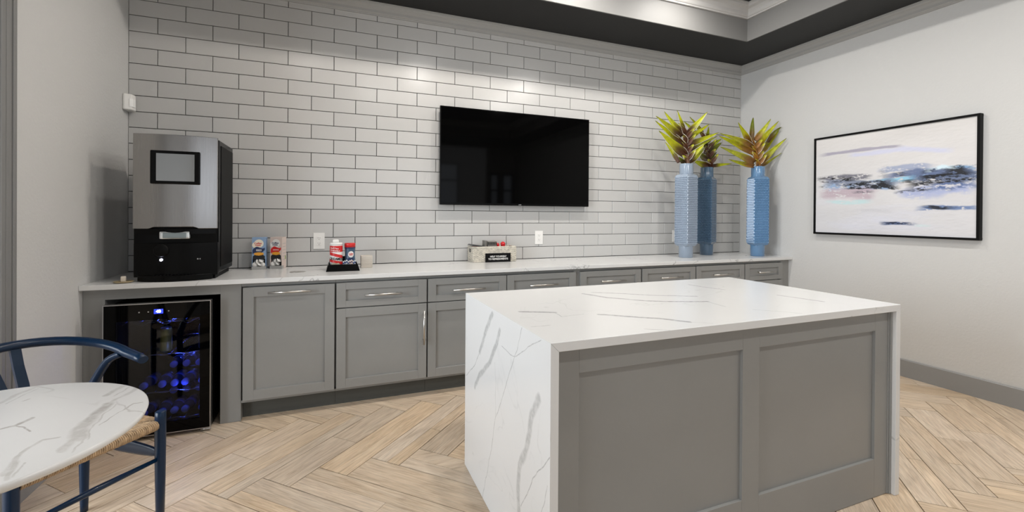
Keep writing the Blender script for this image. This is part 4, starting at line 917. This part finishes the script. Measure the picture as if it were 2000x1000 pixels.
# ---------------------------------------------------------------- vases
def vase(cx,cy,rot,tone,label):
    g=thing('blue_vase',(cx,cy,TOP),label,'vase','tall blue studded vases')
    m=mat('glazed_blue',tone,.18,spec=.6,coat=.5,noise=((8,8,3),.10))
    MB().lathe([(.0,0),(.059,0),(.0625,.003),(.0625,.10),(.064,.112)],(cx,cy,TOP),36).build('foot',m,g)
    z0,z1=TOP+.108,TOP+.765; Rr=.0975
    mb=MB(); nrow=38; ncol=9; rv=.006; ch=.035
    cs_=[(Rr*math.cos(rot+k*HP-HP),Rr*math.sin(rot+k*HP-HP)) for k in range(4)]
    # body: 4 faces of studs
    zb0,zb1=z0+ch*.5,z1-ch*.5
    for k in range(4):
        A=Vector((*cs_[k],0)); B=Vector((*cs_[(k+1)%4],0)); nn=((A+B)/2).normalized()
        for r_ in range(nrow):
            za=zb0+(zb1-zb0)*r_/nrow; zc=zb0+(zb1-zb0)*(r_+1)/nrow; off=.5 if r_%2 else 0
            for c_ in range(ncol+ (1 if off else 0)):
                u0=max(0,(c_-off)/ncol); u1=min(1,(c_+1-off)/ncol)
                p0=A.lerp(B,u0);p1=A.lerp(B,u1);pm=(p0+p1)/2+nn*.0065
                zm=(za+zc)/2; q=.28
                vs=[(p0.x,p0.y,za),(p1.x,p1.y,za),(p1.x,p1.y,zc),(p0.x,p0.y,zc)]
                inn=[]
                for (px_,pz_) in ((p0,za),(p1,za),(p1,zc),(p0,zc)):
                    w_=px_.lerp((p0+p1)/2,.62)+nn*.0062; inn.append((w_.x,w_.y,pz_+(zm-pz_)*.62))
                vs+=inn
                vs=[(x+cx,y+cy,z) for x,y,z in vs]
                mb.add(vs,[(0,1,5,4),(1,2,6,5),(2,3,7,6),(3,0,4,7)]); mb.add(vs[4:],[(0,1,2,3)],1)
    mb.build('studded_body',[m,mat('stud_tip_glaze',tuple(min(.8,c*1.45+.03) for c in tone),.2,coat=.5)],g,fix=True)
    # shoulders: blend from square to round neck
    for nm,(za,zb_,inner) in (('shoulder',(zb1,z1+.006,.062)),('lower_shoulder',(zb0,z0-.004,.064))):
        n=32; v1=[];v2=[];v3=[]
        for i in range(n):
            a=rot-HP+2*math.pi*i/n; k=((a-rot+HP)%HP)
            rs=Rr*math.cos(math.pi/4)/math.cos(k-math.pi/4)
            v1.append((cx+rs*math.cos(a),cy+rs*math.sin(a),za)); rm=rs*.90; v2.append((cx+rm*math.cos(a),cy+rm*math.sin(a),za+(zb_-za)*.65)); v3.append((cx+inner*math.cos(a),cy+inner*math.sin(a),zb_))
        MB().add(v1+v2+v3,[(i+o_*n,(i+1)%n+o_*n,(i+1)%n+n+o_*n,i+n+o_*n) for o_ in (0,1) for i in range(n)],0,False).build(nm,m,g)
    MB().lathe([(.0625,z1-TOP+.002),(.061,z1-TOP+.012),(.061,.862),(.058,.866),(.052,.866),(.052,.80),(0,.80)],(cx,cy,TOP),36).build('neck',m,g)
    return m
def facing(cx,cy): return math.atan2(cy+3.59,cx-1.222)+math.pi   # direction from vase to camera
vase(4.262,-.325,facing(4.262,-.325)+HP+math.radians(6.5),(.25,.31,.39),'pale grey-blue studded vase, leftmost of the three on the counter')
vase(4.672,-.165,facing(4.672,-.165)+HP+math.radians(27),(.065,.12,.19),'darker slate-blue studded vase standing back between the other two')
vase(5.056,-.425,facing(5.056,-.425)+HP+math.radians(-16),(.11,.23,.40),'brighter blue studded vase, rightmost, by the white wall corner')

def leafmat():
    m=mat('leaf',(.3,.4,.02),.42); nt=m.node_tree; b=nt.nodes['Principled BSDF']
    at=nt.nodes.new('ShaderNodeAttribute'); at.attribute_name='leaf'; tc=nt.nodes.new('ShaderNodeTexCoord'); n=nt.nodes.new('ShaderNodeTexNoise'); n.inputs['Scale'].default_value=28; n.inputs['Detail'].default_value=4
    nt.links.new(tc.outputs['Object'],n.inputs[0]); mr=nt.nodes.new('ShaderNodeMapRange'); mr.inputs[1].default_value=.3; mr.inputs[2].default_value=.7; mr.inputs[3].default_value=.75; mr.inputs[4].default_value=1.2
    h=nt.nodes.new('ShaderNodeHueSaturation'); nt.links.new(n.outputs[0],mr.inputs[0]); nt.links.new(mr.outputs[0],h.inputs['Value']); nt.links.new(at.outputs['Color'],h.inputs['Color']); nt.links.new(h.outputs[0],b.inputs['Base Color'])
    return m
M_leaf=leafmat(); M_leafedge=mat('leaf_wire_edge',(.70,.68,.60),.5)
def leaf(par,b3,m3,t3,w,dark,orange=False,brown=.44):
    b=Vector(b3);m_=Vector(m3);t_=Vector(t3); n=16; c=m_*2-(b+t_)/2
    view=(cam.matrix_world.translation-m_).normalized()
    vs=[];cols=[];fs=[]
    for i in range(n+1):
        u=i/n; p=b*(1-u)**2+c*2*u*(1-u)+t_*u*u; d=((c-b)*(1-u)+(t_-c)*u).normalized()
        side=d.cross(view).normalized(); nn=side.cross(d).normalized()
        ww=w*.50*((.70+.30*(u/.3)) if u<.3 else max(0,1-(u-.3)/.7)**.78)+.0007
        for k,s in enumerate((-1,-.55,0,.55,1)):
            lift=(.62*abs(s)**1.1)*ww
            vs.append(p+side*s*ww+nn*(lift-.2*ww))
            br=lin((.30,.15,.055)) if not orange else lin((.55,.36,.09)); ye=lin((.80,.80,.03)); gr=lin((.42,.52,.06)); dk=lin((.24,.24,.08))
            f=1/(1+math.exp(-(u-(brown-.05*abs(s)))*16)); tip=1/(1+math.exp(-(u-.93)*40)); k2=.25*abs(s)
            col=br*(1-f)+(ye*(1-dark*.75)+gr*dark*.75)*f
            col=col*(1-k2)+gr*k2*f+col*k2*(1-f)
            if dark>=.9: col=col*.45+dk*.55*(.7+.3*u)
            col=col*(1-tip*.7)+dk*tip*.7
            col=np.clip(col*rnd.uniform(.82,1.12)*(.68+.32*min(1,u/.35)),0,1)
            cols.append((*col,1))
    for i in range(n):
        for k in range(4): fs.append((i*5+k,i*5+k+1,(i+1)*5+k+1,(i+1)*5+k))
    me=bpy.data.meshes.new('leaf'); me.from_pydata([tuple(v) for v in vs],[],fs); me.materials.append(M_leaf)
    ca=me.color_attributes.new('leaf','FLOAT_COLOR','POINT'); ca.data.foreach_set('color',np.array(cols,dtype=np.float32).ravel())
    me.polygons.foreach_set('use_smooth',[True]*len(fs))
    o=bpy.data.objects.new('leaf',me); C.objects.link(o); o.parent=par; o.location=-wloc(par)
    md=o.modifiers.new('thickness','SOLIDIFY'); md.thickness=.0016
    if rnd.random()<.45:
        e_=0 if rnd.random()<.5 else 4
        MB().tube([vs[i*5+e_] for i in range(0,n)],.0016,5).build('edge_wire',M_leafedge,par)
    return o
for key,st,(vx,vy),lab,orr in (('p1','s1',(4.262,-.325),'yellow-green bromeliad plume with brown centre in the leftmost vase',False),('p2','s2',(4.672,-.165),'darker brown and olive bromeliad plume in the slate-blue middle vase',False),('p3','s3',(5.056,-.425),'golden yellow-green bromeliad plume spreading in the rightmost vase',True)):
    g=thing('bromeliad_plume',(vx,vy,TOP+.80),lab,'plant','artificial plumes in the vases')
    s=DATA[st]; a=Vector(s[0]); b=Vector(s[1])
    MB().tube([(vx,vy,TOP+.802),(a.x,vy,a.z),((a+b)/2)[:],b[:]],[.012,.018,.016,.008],8,sub=4).build('stem',mat('stem_brown',(.10,.045,.02),.6),g)
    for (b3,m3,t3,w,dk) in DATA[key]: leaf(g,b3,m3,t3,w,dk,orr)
    for i in range(9):      # short inner leaves that wrap the stem
        p=a.lerp(b,(i+.3)/9.0); sg=1 if i%2 else -1; L_=.085+.02*(i%3)
        dx=Vector((math.cos(.38),-math.sin(.38),0))*sg*L_*.62+Vector((0,-.02-.012*(i%2),L_*.75))
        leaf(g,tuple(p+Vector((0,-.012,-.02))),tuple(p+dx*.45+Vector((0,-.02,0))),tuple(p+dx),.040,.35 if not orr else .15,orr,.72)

# ---------------------------------------------------------------- round table
TCX,TCY,TR,TZ=.475,-2.278,.327,.740
g=thing('bistro_table',(TCX,TCY,0),'small round white marble table in the left foreground','table')
MB().lathe([(0,-.020),(TR-.012,-.020),(TR-.003,-.014),(TR,-.006),(TR-.001,-.001),(TR-.004,0),(0,0)],(TCX,TCY,TZ),96).build('tabletop',M_table,g)
MB().lathe([(.24,.0),(.245,.006),(.05,.018),(.032,.04),(.030,.68),(.05,.70),(.14,.712),(.14,.719)],(TCX,TCY,0),40).build('pedestal',M_blackm,g)

# ---------------------------------------------------------------- chair
M_chair=mat('navy_lacquer',(.0005,.014,.042),.30,spec=.3,coat=.08)
M_cord=mat('paper_cord',(.42,.29,.17),.8,noise=((60,60,60),.35))
f=Vector((.785,-.62,0)).normalized(); rt=Vector((.62,.785,0)).normalized(); O=Vector((.322,-1.545,0))
def cw(u,v,z): return O+f*u+rt*v+Vector((0,0,z))
g=thing('wishbone_chair',O,'dark navy wooden chair with curved back rail and woven cord seat at the marble table','chair')
FA,FB=Vector((.616,-1.51,0)),Vector((.355,-1.838,0)); RC,RD=Vector((.286,-1.25,0)),Vector((.045,-1.575,0))
up=Vector((0,0,1))
for P_ in (FA,FB): MB().tube([P_+up*z for z in (.0,.20,.38,.44,.462,.466)],[.0125,.0165,.0185,.018,.0175,.013],16).build('leg',M_chair,g)
for P_,sg in ((RC,1),(RD,-1)):
    top_=cw(-.055,sg*.243,.648)
    q=[P_,P_+up*.2,P_+up*.40,P_+up*.47+f*.012+rt*sg*.004,P_+up*.55+f*.05+rt*sg*.014,P_+up*.62+f*.10+rt*sg*.024,top_]
    MB().tube(q,[.0125,.0165,.0185,.018,.016,.0145,.012],14,sub=4).build('leg',M_chair,g)
# hoop
hp=[];hr=[]
for i in range(25):
    a=-math.pi/2-.0+ (i/24)*math.pi   # -90..90 around the back
    u=-.035-.235*math.cos(a); v=.252*math.sin(a); z=.652+.072*max(0,math.cos(a))**.9
    hp.append(cw(u,v,z)); hr.append(.0205)
hp=[cw(.070,-.242,.636),cw(.035,-.248,.642)]+hp+[cw(.035,.248,.642),cw(.070,.242,.636)]; hr=[.018,.0195]+hr+[.0195,.018]
MB().tube(hp,hr,18,up=(0,0,1),flat=.82).build('back_rail',M_chair,g)
# Y splat
sb=cw(-.200,0,.44); mid=cw(-.232,0,.55)
def strap(pts,ws,th,name):
    mb=MB(); vs=[];fs=[]
    for p,w in zip(pts,ws):
        for a,b in ((-1,-1),(1,-1),(1,1),(-1,1)): vs.append(Vector(p)+rt*a*w+f*b*th)
    n=len(pts)
    for i in range(n-1):
        for j in range(4): fs.append((i*4+j,i*4+(j+1)%4,(i+1)*4+(j+1)%4,(i+1)*4+j))
    fs+=[(0,1,2,3),(n*4-4,n*4-3,n*4-2,n*4-1)]
    mb.add(vs,fs); return mb
mb=MB()
for vt,vb_ in ((.022,.030),(-.058,-.030)):
    q=strap([cw(-.198,vb_*.8,.42),cw(-.212,vb_,.50),cw(-.232,vb_,.58),cw(-.252,(vb_+vt)/2,.65),cw(-.262,vt,.712)],[.017,.017,.016,.015,.015],.006,'s'); mb.add(q.v,q.f)
mb.build('back_splat',M_chair,g)
# stretchers
MB().tube([FA+up*.285,(FA+FB)/2+up*.287,FB+up*.285],[.007,.0105,.007],12).build('stretcher',M_chair,g)
for A_,B_ in ((FA,RC),(FB,RD)):
    mb=MB(); n=10; vs=[];fs=[]
    for i in range(n+1):
        u=i/n; p=A_.lerp(B_,u)+up*.305; h=.012+.016*math.sin(math.pi*u)**.6; d=(B_-A_).normalized(); s_=Vector((-d.y,d.x,0))
        for k in range(8):
            an=2*math.pi*k/8; vs.append(p+up*math.sin(an)*h+s_*math.cos(an)*.006)
    for i in range(n):
        for k in range(8): fs.append((i*8+k,i*8+(k+1)%8,(i+1)*8+(k+1)%8,(i+1)*8+k))
    fs+=[tuple(range(8)),tuple(range(n*8,n*8+8))]
    mb.add(vs,fs,0,True).build('stretcher',M_chair,g)
MB().tube([RC+up*.26,RD+up*.26],.0085,10).build('stretcher',M_chair,g)
# seat rails + woven cord
SZ=.428
cor=[FA,FB,RD,RC]; cen=(FA+FB+RC+RD)/4
rails=MB()
for i in range(4): rails.tube([cor[i]+up*(SZ-.012),cor[(i+1)%4]+up*(SZ-.012)],.011,10)
rails.build('seat_rail',M_chair,g)
def inset(p,k): return p+(cen-p).normalized()*k
cc=[inset(c,.016) for c in cor]
pad=MB(); pad.add([p+up*(SZ-.004) for p in cc]+[cen+up*(SZ-.016)]+[p+up*(SZ-.024) for p in cc]+[cen+up*(SZ-.03)],[(0,1,4),(1,2,4),(2,3,4),(3,0,4),(5,9,6),(6,9,7),(7,9,8),(8,9,5)]+[(i,(i+1)%4,5+(i+1)%4,5+i) for i in range(4)])
pad.build('seat_pad',M_cord,g)
cord=MB()
for i in range(4):
    A_=cor[i];B_=cor[(i+1)%4]; d=(B_-A_); L_=d.length; d.normalize(); nin=(cen-(A_+B_)/2); nin=(nin-d*nin.dot(d)).normalized()
    N_=int((L_-.03)/.0064)
    for j in range(N_):
        s_=.018+(L_-.036)*j/(N_-1); p=A_+d*s_
        # distance inward until diagonal
        depth=min(s_,L_-s_)/(L_/2)*nin.dot(cen-(A_+B_)/2)
        r=.0155; base_=p+up*(SZ-.012); pts=[]
        for an in (-100,-60,-20,20,60,90):
            a=math.radians(an); pts.append(base_-nin*math.cos(a)*r+up*math.sin(a)*r)
        pts.append(base_+nin*max(.012,depth)+up*(.0145-.010*depth/.2))
        pts=[base_+nin*.05*min(1,depth/.05)-up*.014]+pts
        cord.tube(pts,.0030+.0004*((j*7)%3),5,cap=False)
cord.build('woven_cord',M_cord,g)['kind']='stuff'
g['_done']=1
del g['_done']
